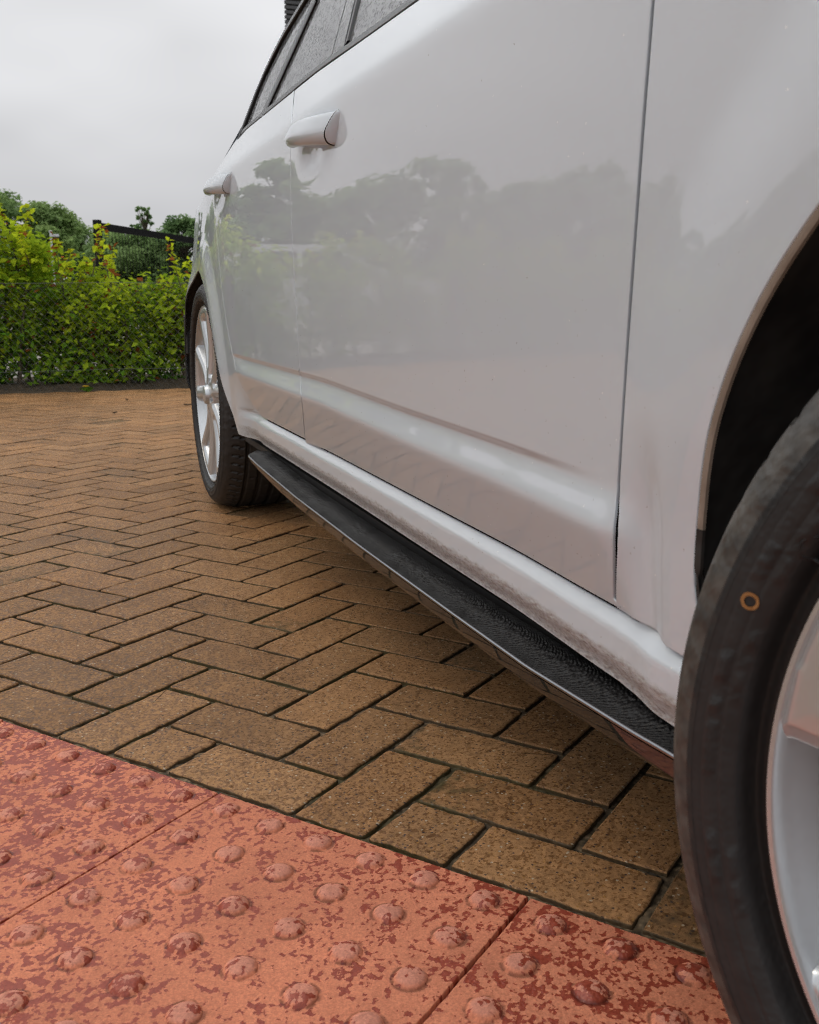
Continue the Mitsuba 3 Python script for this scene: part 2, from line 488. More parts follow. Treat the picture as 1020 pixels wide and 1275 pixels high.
px, py, pz = project(np.c_[slots[:, :2], np.zeros(len(slots))])
inview = (pz > 0.1) & (px > -60) & (px < 900) & (py < 1150)
hid = (slots[:, 1] > 0.12) & (slots[:, 0] > -0.3) & (slots[:, 1] > 0.12 + 0.0 * slots[:, 0])
size = np.where(inview & ~hid, 1 / np.maximum(pz, 0.05) ** 2, 0)
order = np.argsort(-size, kind='stable')
base_rot = math.degrees(math.atan2(BM[1, 0], BM[0, 0]))
near = order[:300]
for q in near:
    cx, cy, lu, lv = slots[q]
    L = max(lu, lv)
    rot = base_rot + (0 if lu >= lv else 90) + (180 if rng.random() < 0.5 else 0) + rng.normal(0, 0.35)
    shp = full_p[rng.integers(NV)] if L == 2 else half_p[rng.integers(4)]
    to = T().translate([cx + rng.normal(0, 0.0006), cy + rng.normal(0, 0.0006), rng.normal(0, 0.0006)]).rotate([0, 0, 1], rot).rotate([1, 0, 0], rng.normal(0, 0.25)).rotate([0, 1, 0], rng.normal(0, 0.15))
    put('brick', shp, pav, to)
parts, uvs = [], []
for q in order[300:]:
    cx, cy, lu, lv = slots[q]
    L = max(lu, lv)
    m, uv = low_v[rng.integers(6)] if L == 2 else half_v[rng.integers(4)]
    m = m.copy()
    m.apply_transform(trimesh.transformations.rotation_matrix(rng.normal(0, 0.004), [1, 0.4, 0]))
    m.apply_transform(trimesh.transformations.rotation_matrix(math.radians(base_rot + (0 if lu >= lv else 90)), [0, 0, 1]))
    m.apply_translation([cx, cy, rng.normal(0, 0.0007)])
    parts.append(m)
    uvs.append(uv + np.array([10.0 * rng.integers(1, 40), 0]))
k = put('brick_field', mikit.ply(cat(parts), 'paver_stone', smooth=False, uv=np.vstack(uvs)), pav)
tag(k, kind='stuff')

# tactile slabs with blisters
strip_poly = Polygon(pat2w([U0 - 10 * PITCH, U0 + 10 * PITCH, U0 + 10 * PITCH, U0 - 10 * PITCH], [VE + 0.0, VE + 0.0, VE - ROWS * PITCH, VE - ROWS * PITCH]))
tac = put('tactile_paving', sheet(strip_poly.buffer(-0.004), -0.0055, 'joint_sand'))
tag(tac, 'red blister tactile paving along the edge of the brown bricks', kind='structure')


def slab_mesh(seed):
    r = np.random.default_rng(seed)
    h = PITCH / 2 - 0.0011
    n = 60
    t = np.arange(n) / n * 2 - 1
    loop = np.concatenate([np.c_[t, -np.ones(n)], np.c_[np.ones(n), t], np.c_[-t, np.ones(n)], np.c_[-np.ones(n), -t]]) * h
    m = len(loop)
    nrm = np.zeros_like(loop)
    nrm[np.abs(loop[:, 0]) >= h - 1e-9, 0] = np.sign(loop[np.abs(loop[:, 0]) >= h - 1e-9, 0])
    nrm[np.abs(loop[:, 1]) >= h - 1e-9, 1] = np.sign(loop[np.abs(loop[:, 1]) >= h - 1e-9, 1])
    j = (meshkit.noise(np.c_[loop * 130, np.full(m, seed)], seed) - 0.5) * 0.0014
    rings = [(0, -0.014), (0, -0.0022), (-0.0008, -0.0006), (-0.0028, 0.0)]
    V = [np.c_[loop + nrm * (o + np.minimum(j, 0.0002))[:, None], np.full(m, z)] for o, z in rings]
    v = np.vstack(V + [np.zeros((1, 3))])
    f = []
    for q in range(len(rings) - 1):
        for i in range(m):
            a, b = q * m + i, q * m + (i + 1) % m
            f += [[a, b, b + m], [a, b + m, a + m]]
    q = (len(rings) - 1) * m
    f += [[q + i, q + (i + 1) % m, len(v) - 1] for i in range(m)]
    return trimesh.Trimesh(v, np.array(f), process=False)


def blister_mesh(seed):
    r = np.linspace(0, 1, 12)
    a = np.arange(36) / 36 * 2 * np.pi
    R, A = np.meshgrid(r, a, indexing='ij')
    rad = 0.0158 * (1 + 0.05 * (meshkit.noise(np.c_[np.cos(a) * 2, np.sin(a) * 2, np.full(36, seed)], seed) - 0.5))
    x, y = R * rad * np.cos(A), R * rad * np.sin(A)
    z = 0.0064 * np.clip(1 - R ** 2.8, 0, 1) ** 0.8 - 0.0006
    z += 0.0007 * (meshkit.noise(np.stack([x * 300, y * 300, np.full_like(x, seed)], -1), seed) - 0.5) * (1 - R ** 4)
    return gridmesh(np.stack([x, y, z], -1)[:, list(range(36)) + [0]][:, ::1])


slab_p = [mikit.ply(slab_mesh(3 + i), 'tactile_concrete', smooth=30) for i in range(3)]
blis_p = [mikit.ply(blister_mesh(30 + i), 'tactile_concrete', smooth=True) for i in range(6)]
for row in range(ROWS):
    for c in range(-10, 10):
        u0, v0 = U0 + c * PITCH, VE - (row + 1) * PITCH
        cx, cy = pat2w(u0 + PITCH / 2, v0 + PITCH / 2)
        zt = 0.003 + [0.0004, -0.0006, 0.0, 0.0008, -0.0003][(c + 2 * row) % 5]
        s = put('slab', slab_p[(c + row) % 3], tac, T().translate([cx, cy, zt]).rotate([0, 0, 1], base_rot + 180 * ((c + row) % 2)))
        if row == 0 and -2 <= c <= 2:
            for a in range(6):
                for b in range(6):
                    bx, by = pat2w(u0 + 0.0365 + a * 0.0668 + rng.normal(0, 0.0004), v0 + PITCH - 0.031 - b * 0.0668 + rng.normal(0, 0.0004))
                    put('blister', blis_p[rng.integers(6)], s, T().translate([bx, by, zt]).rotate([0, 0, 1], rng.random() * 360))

# soil under the hedge, with a ragged front edge
ys = np.linspace(-9, 6, 300)
xs = np.linspace(0, 1, 16)
X, Y = np.meshgrid(xs, ys, indexing='ij')
front = -4.40 + 0.05 * (meshkit.fbm(np.c_[ys * 2, ys * 0, ys * 0 + 1], 3, 2) - 0.5) - 0.016 * 0
XX = front[None, :] - X * 0.95
ZZ = -0.004 + 0.055 * S(X * 4) * (0.4 + meshkit.fbm(np.stack([XX * 7, Y * 7, 0 * Y], -1), 4, 3)) - 0.02 * (X == 0)
sb = put('soil_bed', mikit.ply(gridmesh(np.stack([XX, Y, ZZ], -1)[::-1]), 'soil', smooth=True))
tag(sb, 'dark soil strip with leaf litter under the hedge', kind='structure')

# ------------------------------------------------------------------ plants
def leaf_cloud(cen, nor, size, col, seed, ratio=0.62, bend=0.25):
    """each leaf: a folded four-sided blade (two triangles)"""
    r = np.random.default_rng(seed)
    n = len(cen)
    nor = nor + r.normal(0, 0.55, (n, 3))
    nor /= np.linalg.norm(nor, axis=1, keepdims=True) + 1e-9
    a = np.cross(nor, r.normal(0, 1, (n, 3)))
    a /= np.linalg.norm(a, axis=1, keepdims=True) + 1e-9
    b = np.cross(nor, a)
    s = size * r.uniform(0.5, 1.4, n)
    s = s[:, None]
    p0, p2 = cen - a * s * 0.5, cen + a * s * 0.5 - nor * s * bend * 0.5
    p1, p3 = cen + b * s * ratio * 0.5 + nor * s * bend * 0.4 - a * s * 0.08, cen - b * s * ratio * 0.5 + nor * s * bend * 0.4 - a * s * 0.08
    v = np.stack([p0, p1, p2, p3], 1).reshape(-1, 3)
    i = np.arange(n)[:, None] * 4
    f = np.concatenate([i + [0, 1, 2], i + [0, 2, 3]])
    c = np.repeat(np.clip(col, 0.004, 1), 4, axis=0)
    return trimesh.Trimesh(v, f, process=False), c


def leaf_ply(m, c):
    return mikit.ply(m, 'leaf', color=c)


def hedge_shrub(label, cx, cy, w, d, h, seed, ns=9, nleaf=9000, sprigs=6, group=None, leaf=0.054, warm=1.0):
    r = np.random.default_rng(seed)
    t = thing('hedge_shrub', label, 'hedge shrub', group)
    tubes, tips, tipdir = [], [], []
    for i in range(ns):
        b = np.array([cx + r.uniform(-0.25, 0.25) * d, cy + (i + 0.5 + r.uniform(-0.3, 0.3)) / ns * w - w / 2, 0.0])
        top = b + np.array([r.uniform(-0.5, 0.5) * d, r.uniform(-0.16, 0.16), h * r.uniform(0.58, 1.0)])
        q = np.linspace(0, 1, 9)[:, None]
        pts = b + (top - b) * q + np.c_[np.sin(q * 5 + r.uniform(0, 6)) * 0.025, np.sin(q * 6 + r.uniform(0, 6)) * 0.025, 0 * q] * q
        tubes.append(sweep(pts, np.linspace(0.013 + 0.008 * r.random(), 0.004, 9), 6))
        for k_ in range(22):
            tq = r.uniform(0.06, 1.0)
            o = b + (top - b) * tq
            a = r.uniform(0, 2 * np.pi)
            L = r.uniform(0.10, 0.34) * (1.1 - 0.45 * tq)
            e = o + np.array([math.cos(a) * L * 1.0 * max(d, .5), math.sin(a) * L, L * r.uniform(0.05, 0.8)])
            tubes.append(sweep(np.linspace(o, e, 3), [0.004, 0.003, 0.0018], 4))
            tips.append((o, e))
    for i in range(sprigs):
        o = np.array([cx + r.uniform(-0.45, 0.45) * d, cy + r.uniform(-0.5, 0.5) * w, h * r.uniform(0.70, 0.92)])
        e = o + np.array([r.uniform(-0.1, 0.1), r.uniform(-0.1, 0.1), r.uniform(0.16, 0.38)])
        tubes.append(sweep(np.linspace(o, e, 4), [0.004, 0.003, 0.002, 0.0012], 4))
        tips.append((o, e, 1))
    put('stem', mikit.ply(cat(tubes), 'bark', smooth=True), t)
    cen, nor, col = [], [], []
    per = nleaf // len(tips)
    for tp in tips:
        o, e = tp[0], tp[1]
        n = per if len(tp) == 2 else 34
        q = np.clip(r.beta(2.2, 1.3, n), 0, 1.0)[:, None] * 1.05
        sc = 0.055 if len(tp) == 2 else 0.018
        c = o + (e - o) * q + r.normal(0, sc, (n, 3))
        c[:, 2] = np.maximum(c[:, 2], 0.06)
        cen.append(c)
        dirn = np.array([0.25, -0.1, 1.0]) + (c - np.array([cx, cy, h * 0.5])) * 0.5
        nor.append(dirn)
        # leaf colour: young growth of a shoot is yellow-green, old leaves deeper green
        young = r.random() * 0.55 + 0.50 * q[:, 0] * r.random(n)
        if len(tp) == 3:
            young = 0.7 + 0.3 * r.random(n)
        young = np.clip(young + 0.35 * (c[:, 2] / h - 0.6), 0, 1)[:, None]
        g0, g1 = np.array([0.11, 0.27, 0.028]), np.array([0.56, 0.66, 0.035])
        cc = g0 + (g1 - g0) * young
        redd = (r.random(n) < (0.16 if len(tp) == 3 else 0.035 * warm))[:, None]
        cc = np.where(redd, np.array([0.30, 0.10, 0.03]) * r.uniform(0.6, 1.3, (n, 1)), cc)
        col.append(cc * r.uniform(0.75, 1.25, (n, 1)))
    m, c = leaf_cloud(np.vstack(cen), np.vstack(nor), leaf, np.vstack(col), seed + 1)
    put('foliage', leaf_ply(m, c), t)
    return t


hedge_shrub('tall yellow-green hedge shrub behind the wire fence at the left edge of the photo', -4.78, -0.72, 0.62, 0.62, 1.12, 21, 6, 6400, 12)
hedge_shrub('broad green hedge shrub behind the wire fence, below the left post of the black frame', -4.74, -0.15, 0.62, 0.60, 0.88, 22, 6, 6000, 9)
hedge_shrub('lower yellow-tipped hedge shrub behind the wire fence, next to the white car', -4.70, 0.47, 0.66, 0.55, 0.78, 23, 6, 6000, 5)
gh = 'hedge shrubs left of the photo, seen mirrored in the car doors'
yy = -1.38
for i in range(7):
    hedge_shrub('green hedge shrub of the row mirrored in the white doors of the car', -4.95, yy, 0.75, 0.7, 1.0 + 0.12 * ((i * 37) % 5) / 4, 40 + i, 5, 5200, 4, gh, 0.045)
    yy -= 0.74
hedge_shrub('green hedge shrub hidden behind the rear end of the white car', -4.7, 1.2, 0.8, 0.55, 0.85, 61, 5, 4000, 3)


def tree(name, label, x, y, h, w, seed, nclump=60, per=70, leaf=0.16, col=(0.16, 0.24, 0.10), col2=(0.22, 0.31, 0.12), group=None, trunk=0.14, low=0.12, cone=0.0):
    r = np.random.default_rng(seed)
    t = thing(name, label, 'tree', group)
    tubes = []
    q = np.linspace(0, 1, 8)[:, None]
    lean = r.uniform(-0.06, 0.06, 2) * h
    tr = np.c_[x + lean[0] * q ** 2, y + lean[1] * q ** 2, h * 0.9 * q]
    tubes.append(sweep(tr, np.linspace(trunk, trunk * 0.15, 8), 8))
    cen, nor, col_ = [], [], []
    for i in range(nclump):
        zt = low + (1 - low) * r.random() ** 0.8
        env = (1 - cone) * math.sqrt(max(0.02, 1 - (2 * (zt - 0.42) / 1.25) ** 2)) + cone * (1.05 - zt)
        a = r.uniform(0, 2 * np.pi)
        rad = w / 2 * env * math.sqrt(r.uniform(0.15, 1.0)) * r.uniform(0.75, 1.15)
        c = np.array([x + lean[0] * zt ** 2 + rad * math.cos(a), y + lean[1] * zt ** 2 + rad * math.sin(a), h * zt])
        o = np.array([x + lean[0] * zt ** 2, y + lean[1] * zt ** 2, max(h * (zt - 0.18), 0.08 * h)])
        tubes.append(sweep(np.linspace(o, c, 4), np.linspace(trunk * 0.3, trunk * 0.06, 4), 5))
        cs = w * r.uniform(0.04, 0.15) * (1.0 if cone == 0 else 1.25 - zt)
        n = int(per * (cs / w / 0.105) ** 1.5) + 6
        d = r.normal(0, 1, (n, 3))
        d /= np.linalg.norm(d, axis=1, keepdims=True)
        pts = c + d * cs * (r.random((n, 1)) ** 0.45) * [1, 1, 0.75]
        cen.append(pts)
        nor.append(d * 0.7 + [0, 0, 1.0])
        base = 1.45 * (np.array(col) + (np.array(col2) - np.array(col)) * r.random())
        col_.append(base * r.uniform(0.7, 1.3, (n, 1)))
    put('trunk', mikit.ply(cat(tubes), 'bark', smooth=True), t)
    m, c = leaf_cloud(np.vstack(cen), np.vstack(nor), leaf, np.vstack(col_), seed + 5)
    put('crown', leaf_ply(m, c), t)
    return t


tree('tree', 'tall dark green tree at the left edge above the hedge', -44.0, -2.9, 5.5, 5.0, 101, 150, 110, 0.20)
tree('tree', 'tree with a broken rounded top left of the black frame, behind the white lamp post', -42.5, -0.3, 4.7, 3.6, 102, 110, 100, 0.19, (0.17, 0.25, 0.10), (0.23, 0.32, 0.12))
tree('tree', 'low dark tree between the white lamp post and the left post of the black frame', -46.0, 1.3, 4.3, 4.6, 103, 100, 90, 0.2)
tree('tree', 'pointed conifer rising highest behind the black frame', -42.0, 3.55, 4.75, 2.8, 104, 90, 100, 0.17, (0.12, 0.20, 0.09), (0.17, 0.26, 0.11), cone=0.65)
tree('tree', 'round bushy tree behind the middle of the black frame', -41.0, 2.9, 3.5, 5.0, 105, 140, 110, 0.18, (0.16, 0.24, 0.10), (0.21, 0.30, 0.12))
tree('tree', 'dark tree behind the right post of the black frame, beside the white car', -40.0, 5.2, 4.05, 3.2, 106, 110, 100, 0.18, (0.12, 0.20, 0.09), (0.17, 0.26, 0.11))
gt = 'trees left of the photo, seen mirrored in the car doors'
rt_ = np.random.default_rng(77)
for i in range(17):
    a_ = math.radians(188.5 + i * 3.05 + rt_.uniform(-.6, .6))
    D_ = 42 - 0.95 * i + rt_.uniform(-2, 2)
    h = D_ * (0.135 + 0.022 * math.sin(i * 2.1) + 0.012 * rt_.random()) * (1.0 if i < 15 else 0.75)
    tree('tree', 'green tree of the tree line mirrored in the white doors of the car', 2.5 + D_ * math.cos(a_), D_ * math.sin(a_), h, 4.6 + rt_.random(), 120 + i, 75, 60, 0.32, group=gt)

# ------------------------------------------------------------------ wire fence before the hedge
fe = thing('wire_fence', 'low wire mesh fence in front of the green hedge', 'fence')
FX = lambda y: -4.50 + 0.10 * (np.asarray(y) + 0.7) / 1.2
FT, FB = 0.745, 0.12
wires = []
Hh = FT
for y0 in np.arange(-4.2, 2.2, 0.052):
    for sgn in (1, -1):
        n = 9
        z = np.linspace(0.0, Hh, n)
        y = y0 + sgn * (z - Hh / 2) * 0.9
        wires.append(sweep(np.c_[FX(y) + 0.004 * sgn, y, z], 0.0010, 3))
k = put('mesh', mikit.ply(cat(wires), 'fence_steel'), fe)
tag(k, kind='stuff')
for z in (FT, FB + 0.03):
    y = np.linspace(-4.2, 2.2, 60)
    put('line_wire', mikit.ply(sweep(np.c_[FX(y) + 0.006, y, z - 0.008 * np.abs(np.sin(y * 1.6))], 0.0015, 5), 'fence_steel'), fe)
for y in (-2.7, -0.86, 1.3):
    put('post', mikit.ply(box(FX(y) - 0.06, FX(y) - 0.01, y - 0.028, y + 0.028, 0, 0.80, 0.004), 'post_wood'), fe)

# dandelion at the paving edge
da = thing('dandelion', 'small yellow dandelion growing at the foot of the wire fence', 'flower')
bx, by = -4.385, -0.20
put('stalk', mikit.ply(cat([sweep([[bx, by, 0], [bx + .004, by, .02], [bx + .012, by + .003, .032]], 0.002, 5)]), 'soil'), da)
an = np.linspace(0, 2 * np.pi, 17)[:-1]
rr_, aa_ = np.meshgrid([0.002, 0.012, 0.022], np.r_[an, an[0]], indexing='ij')
put('flower_head', mikit.ply(gridmesh(np.stack([bx + .012 + rr_ * np.cos(aa_), by + .003 + rr_ * np.sin(aa_), .033 + rr_ * 0.4 * (1 + 0.5 * np.sin(8 * aa_))], -1)), 'yellow_petal'), da)
m, c = leaf_cloud(np.array([[bx + .03 * math.cos(a), by + .035 * math.sin(a), .022] for a in range(9)]), np.tile([[0, 0, 1.0]], (9, 1)), 0.055, np.tile([[0.08, 0.16, 0.02]], (9, 1)), 3)
put('leaf', leaf_ply(m, c), da)

for (x, y, a_, txt) in ((-3.55, 0.02, 20, 'small dark fallen leaf on the far paving, nearest of three to the hedge'), (-3.05, 0.33, 80, 'small dark fallen leaf on the far paving, close to the rear wheel'), (-2.75, -0.10, 140, 'small dark fallen leaf on the far paving, nearest of three to the camera')):
    fl_ = thing('fallen_leaf', txt, 'leaf')
    q = np.linspace(-1, 1, 7)
    rows = [np.c_[q * .022, w_ * .010 * (1 - q ** 2), .005 + .006 * np.abs(w_) + .004 * q ** 2] for w_ in (-1, -.5, 0, .5, 1)]
    scene[fl_] = mikit.ply(gridmesh(np.array(rows)[::-1]), 'soil', smooth=True, to_world=T().translate([x, y, 0]).rotate([0, 0, 1], a_))

# ------------------------------------------------------------------ black steel frame, lamp post, building
fr = thing('steel_fence', 'tall black steel frame with thin upright bars behind the hedge', 'fence')
A, B = np.array([-15.543, 0.488, 0.0]), np.array([-18.939, 2.523, 0.0])
D = (B - A) / np.linalg.norm(B - A)
LN = 6.4


def along(s, w, z0, z1, th):
    c = A + D * s
    m = trimesh.creation.box([w, th, z1 - z0])
    m.apply_transform(trimesh.transformations.rotation_matrix(math.atan2(D[1], D[0]), [0, 0, 1]))
    m.apply_translation([c[0], c[1], (z0 + z1) / 2])
    return m


put('post', mikit.ply(along(0.0, 0.11, 0, 2.06, 0.11), 'black_steel'), fr)
put('post', mikit.ply(along(2.92, 0.09, 0, 1.92, 0.09), 'black_steel'), fr)
put('post', mikit.ply(along(LN, 0.09, 0, 1.92, 0.09), 'black_steel'), fr)
put('top_rail', mikit.ply(along(LN / 2 + 0.03, LN - 0.05, 1.90, 2.02, 0.06), 'black_steel'), fr)
put('bottom_rail', mikit.ply(along(LN / 2 + 0.03, LN - 0.2, 0.10, 0.17, 0.05), 'black_steel'), fr)
bar = []
for i in range(50):
    s = 0.13 + i * 0.125
    bar.append(along(s, 0.0065, 0.17, 1.92, 0.0065))
    put('bar', mikit.ply(bar[-1], 'black_steel'), fr)
lp = thing('lamp_post', 'thin white post with a short side arm between the far trees', 'lamp post')
put('pole', mikit.ply(sweep([[-19.07, -0.26, 0], [-19.07, -0.26, 2.1]], [0.026, 0.022], 10), 'galvanised', smooth=True), lp)
put('arm', mikit.ply(box(-19.10, -19.04, -0.27, -0.10, 2.00, 2.05, 0.006), 'galvanised'), lp)
put('lamp_head', mikit.ply(box(-19.10, -19.04, -0.29, -0.23, 2.08, 2.12, 0.005), 'galvanised'), lp)

bd = thing('building', 'tall dark grey building with horizontal cladding behind the car windows', 'building')
bx0, by0 = -24.75, 6.06
foot = Polygon([(bx0, by0), (bx0, by0 + 16), (bx0 - 14, by0 + 20), (bx0 - 14, by0 + 6.5)])
put('wall', mikit.ply(trimesh.creation.extrude_polygon(foot, 15.0, engine='earcut'), 'cladding_dark'), bd)
boards = [box(bx0 + 0.002, bx0 + 0.05, by0 - 0.04, by0 + 16, 0.1 + i * 0.12, 0.1 + i * 0.12 + 0.082, 0.006) for i in range(123)]
tag(put('cladding_board', mikit.ply(cat(boards), 'cladding'), bd), kind='stuff')
put('roof_trim', mikit.ply(trimesh.creation.extrude_polygon(foot.buffer(0.1, join_style='mitre'), 0.25, engine='earcut').apply_translation([0, 0, 15.0]), 'cladding'), bd)
# ------------------------------------------------------------------ the white car
car = thing('car', 'white hatchback parked on the brown block paving', 'car')
ZT = [(-.9, .90), (.385, .879), (1.41, .862), (1.91, .852), (2.3, .845), (3.2, .79), (3.6, .74)]
ZW = [(-.9, 1.02), (.30, .985), (.46, .985), (1.1, .972), (1.37, .954), (1.64, .938), (2.3, .900), (3.2, .84), (3.6, .78)]
ZC = [(-.9, .47), (.5, .463), (1.37, .458), (1.75, .447), (2.0, .442), (2.25, .437), (3.6, .43)]
RAX = np.array([0.0, 0.318])
FAX = np.array([2.684, 0.364])


def taper(x):
    return -.055 * np.maximum(.5 - x, 0) ** 2 - .06 * np.maximum(x - 2.55, 0) ** 2


def side(x, z):
    """how far the body side stands out (metres, towards -y) at x, z"""
    x, z = np.asarray(x, float), np.asarray(z, float)
    zt, zc = lin(x, ZT), lin(x, ZC)
    o = -.026 * S((z - .52) / .36) * S((.45 - x) / .9)
    o = o + -.118 * (z - .63) ** 2 - .62 * .006 * sp((z - zt) / .006) + taper(x)
    # crease low on the doors: undercut line, ledge leaning out below it, then rolling under
    A = S((x - .50) / .16) * (1 - S((x - 1.98) / .26))
    Bd = S((x - .50) / .16) * (1 - S((x - 2.22) / .06))
    w = .0035
    c = -.0065 * S((zc + .001 - z) / .010) * A
    zl = zc - .040
    c = c + Bd * (.43 * w * sp((zc - .012 - z) / w) - .43 * .003 * sp((zl - z) / .003))
    c = c - Bd * .29 * .003 * sp((zl - z) / .003)
    o = o + c
    # front wheel-arch flare and the fold behind it
    d = np.hypot(x - FAX[0], z - FAX[1])
    low = S((.50 - z) / .10)
    o = o + .0085 * (1 - low) * S((.470 - d) / .100)
    o = o + low * (-.0040 * S((x - 2.256) / .028) + .0085 * S((x - 2.283) / .030)) * (x < 2.684) + low * .0085 * (x >= 2.684)
    # rear wheel-arch flare
    d = np.hypot(x - RAX[0], z - RAX[1])
    fl = S((.47 - d) / .085)
    o = o + fl * (.012 + .035 * S(-(x + .02) / .45)) * S((z - .24) / .1)
    o = o + .016 * S((-x - .25) / .2) * S((.66 - z) / .2)
    return o


def side_sill(x, z):
    """body side with the bulging sill under the doors"""
    o = side(np.clip(x, .4, 2.24), np.maximum(z, .33)) - .003 + .008 * S((x - 2.24) / .06)
    b = -.008 * S((.340 - z) / .012) + .0125 * S((.330 - z) / .020) - .0085 * S((.291 - z) / .024)
    w = S((x - .50) / .22) * 1.0
    return (1 - w) * side(x, z) + w * (o * S((x - .4) / .2) + b + .002)


def panel(poly, fn, gx, gz, shear=True, lip=.014, edge=.0012):
    """a sheet-metal panel: polygon in (x, z) on the surface y = -fn(x, z), fine grid, own normals, folded edges"""
    dz = (lambda x: lin(x, ZC) - .45) if shear else (lambda x: 0 * x)
    poly = shapely.segmentize(poly, .006)
    sh = shapely.transform(poly, lambda c: np.c_[c[:, 0], c[:, 1] - dz(c[:, 0])])
    x0, z0, x1, z1 = sh.bounds
    gx, gz = gx[(gx > x0 - .02) & (gx < x1 + .02)], gz[(gz > z0 - .02) & (gz < z1 + .02)]
    X0, Z0 = np.meshgrid(gx[:-1], gz[:-1], indexing='ij')
    X1, Z1 = np.meshgrid(gx[1:], gz[1:], indexing='ij')
    cells = shapely.box(X0.ravel(), Z0.ravel(), X1.ravel(), Z1.ravel())
    shapely.prepare(sh)
    inside = shapely.contains_properly(sh, cells)
    cut = shapely.intersects(sh, cells) & ~inside
    V, F, n = [], [], 0
    a = np.stack([X0.ravel(), Z0.ravel()], -1)[inside]
    b = np.stack([X1.ravel(), Z1.ravel()], -1)[inside]
    q = np.stack([a, np.c_[b[:, 0], a[:, 1]], b, np.c_[a[:, 0], b[:, 1]]], 1).reshape(-1, 2)
    i = np.arange(len(a))[:, None] * 4
    V.append(q)
    F.append(np.concatenate([i + [0, 1, 2], i + [0, 2, 3]]))
    n = len(q)
    for g_ in shapely.intersection(sh, cells[cut]):
        for p in getattr(g_, 'geoms', [g_]):
            if p.geom_type != 'Polygon' or p.area < 1e-10:
                continue
            v, f = trimesh.creation.triangulate_polygon(p, engine='earcut')
            V.append(v)
            F.append(np.asarray(f) + n)
            n += len(v)
    v, f = np.vstack(V), np.vstack(F)
    key, idx, inv = np.unique(np.round(v, 7), axis=0, return_index=True, return_inverse=True)
    v, f = v[idx], inv.ravel()[f]
    f = f[(f[:, 0] != f[:, 1]) & (f[:, 1] != f[:, 2]) & (f[:, 0] != f[:, 2])]
    A2 = (v[f[:, 1], 0] - v[f[:, 0], 0]) * (v[f[:, 2], 1] - v[f[:, 0], 1]) - (v[f[:, 2], 0] - v[f[:, 0], 0]) * (v[f[:, 1], 1] - v[f[:, 0], 1])
    f = np.where((A2 < 0)[:, None], f[:, ::-1], f)
    v = np.c_[v[:, 0], v[:, 1] + dz(v[:, 0])]

    def lift(p):
        return np.c_[p[:, 0], -fn(p[:, 0], p[:, 1]), p[:, 1]]

    def normal(p, e=6e-4):
        ox = (fn(p[:, 0] + e, p[:, 1]) - fn(p[:, 0] - e, p[:, 1])) / (2 * e)
        oz = (fn(p[:, 0], p[:, 1] + e) - fn(p[:, 0], p[:, 1] - e)) / (2 * e)
        m = np.c_[-ox, -np.ones(len(p)), -oz]
        return m / np.linalg.norm(m, axis=1, keepdims=True)

    P, N = lift(v), normal(v)
    # boundary edges of the counter-clockwise sheet, walked with the inside on the left
    ring = Polygon(shapely.transform(sh, lambda c: np.c_[c[:, 0], c[:, 1] + dz(c[:, 0])]).exterior).exterior
    rings = [np.array(shapely.transform(r, lambda c: np.c_[c[:, 0], c[:, 1] + dz(c[:, 0])]).coords)[:-1] for r in [sh.exterior, *sh.interiors]]
    PV, NV_, FV, base = [P], [N], [f], len(P)
    for k_, c in enumerate(rings):
        area = 0.5 * np.sum(c[:, 0] * np.roll(c[:, 1], -1) - np.roll(c[:, 0], -1) * c[:, 1])
        if (area < 0) == (k_ == 0):
            c = c[::-1]
        tng = np.roll(c, -1, 0) - np.roll(c, 1, 0)
        tng /= np.linalg.norm(tng, axis=1, keepdims=True) + 1e-12
        outw = np.c_[tng[:, 1], -tng[:, 0]]
        p0, nn = lift(c), normal(c)
        ow = np.c_[outw[:, 0], np.zeros(len(c)), outw[:, 1]]
        mid = nn + ow
        mid /= np.linalg.norm(mid, axis=1, keepdims=True)
        rows = [(p0, nn), (p0 + ow * edge * .7 - nn * edge * .3, mid), (p0 + ow * edge - nn * edge, ow), (p0 + ow * edge - nn * lip, ow)]
        m = len(c)
        for p_, n_ in rows:
            PV.append(p_)
            NV_.append(n_)
        j = np.arange(m)
        for r_ in range(3):
            s0, s1 = base + r_ * m, base + (r_ + 1) * m
            FV.append(np.concatenate([np.stack([s0 + j, s1 + j, s1 + (j + 1) % m], -1), np.stack([s0 + j, s1 + (j + 1) % m, s0 + (j + 1) % m], -1)]))
        base += 4 * m
    return np.vstack(PV), np.vstack(FV), np.vstack(NV_)


GX = np.arange(-1.0, 3.7, .010)
GZ = np.unique(np.round(np.concatenate([np.arange(.20, .33, .004), np.arange(.33, .47, .0022), np.arange(.47, .82, .010), np.arange(.82, .90, .003), np.arange(.90, 1.1, .010)]), 5))


def mirror_entry(shape):
    return T().translate([0, 1.80, 0]).scale([1, -1, 1])


def both(name, shape, parent, label=None):
    """the part on the visible side, and its twin on the car's far side"""
    k = put(name, shape, parent)
    if label:
        tag(k, label)
    return k


FAR = []      # (name, shape, parent): twins on the far side, entered last


def part(name, shape, parent=None, far=True, label=None):
    k = put(name, shape, parent or car)
    if label:
        tag(k, label)
    if far:
        FAR.append((k, shape))
    return k


def curve(pts, n=40):
    from scipy.interpolate import CubicSpline
    p = np.array(pts, float)
    s = np.r_[0, np.cumsum(np.linalg.norm(np.diff(p, axis=0), axis=1))]
    return CubicSpline(s, p)(np.linspace(0, s[-1], n))


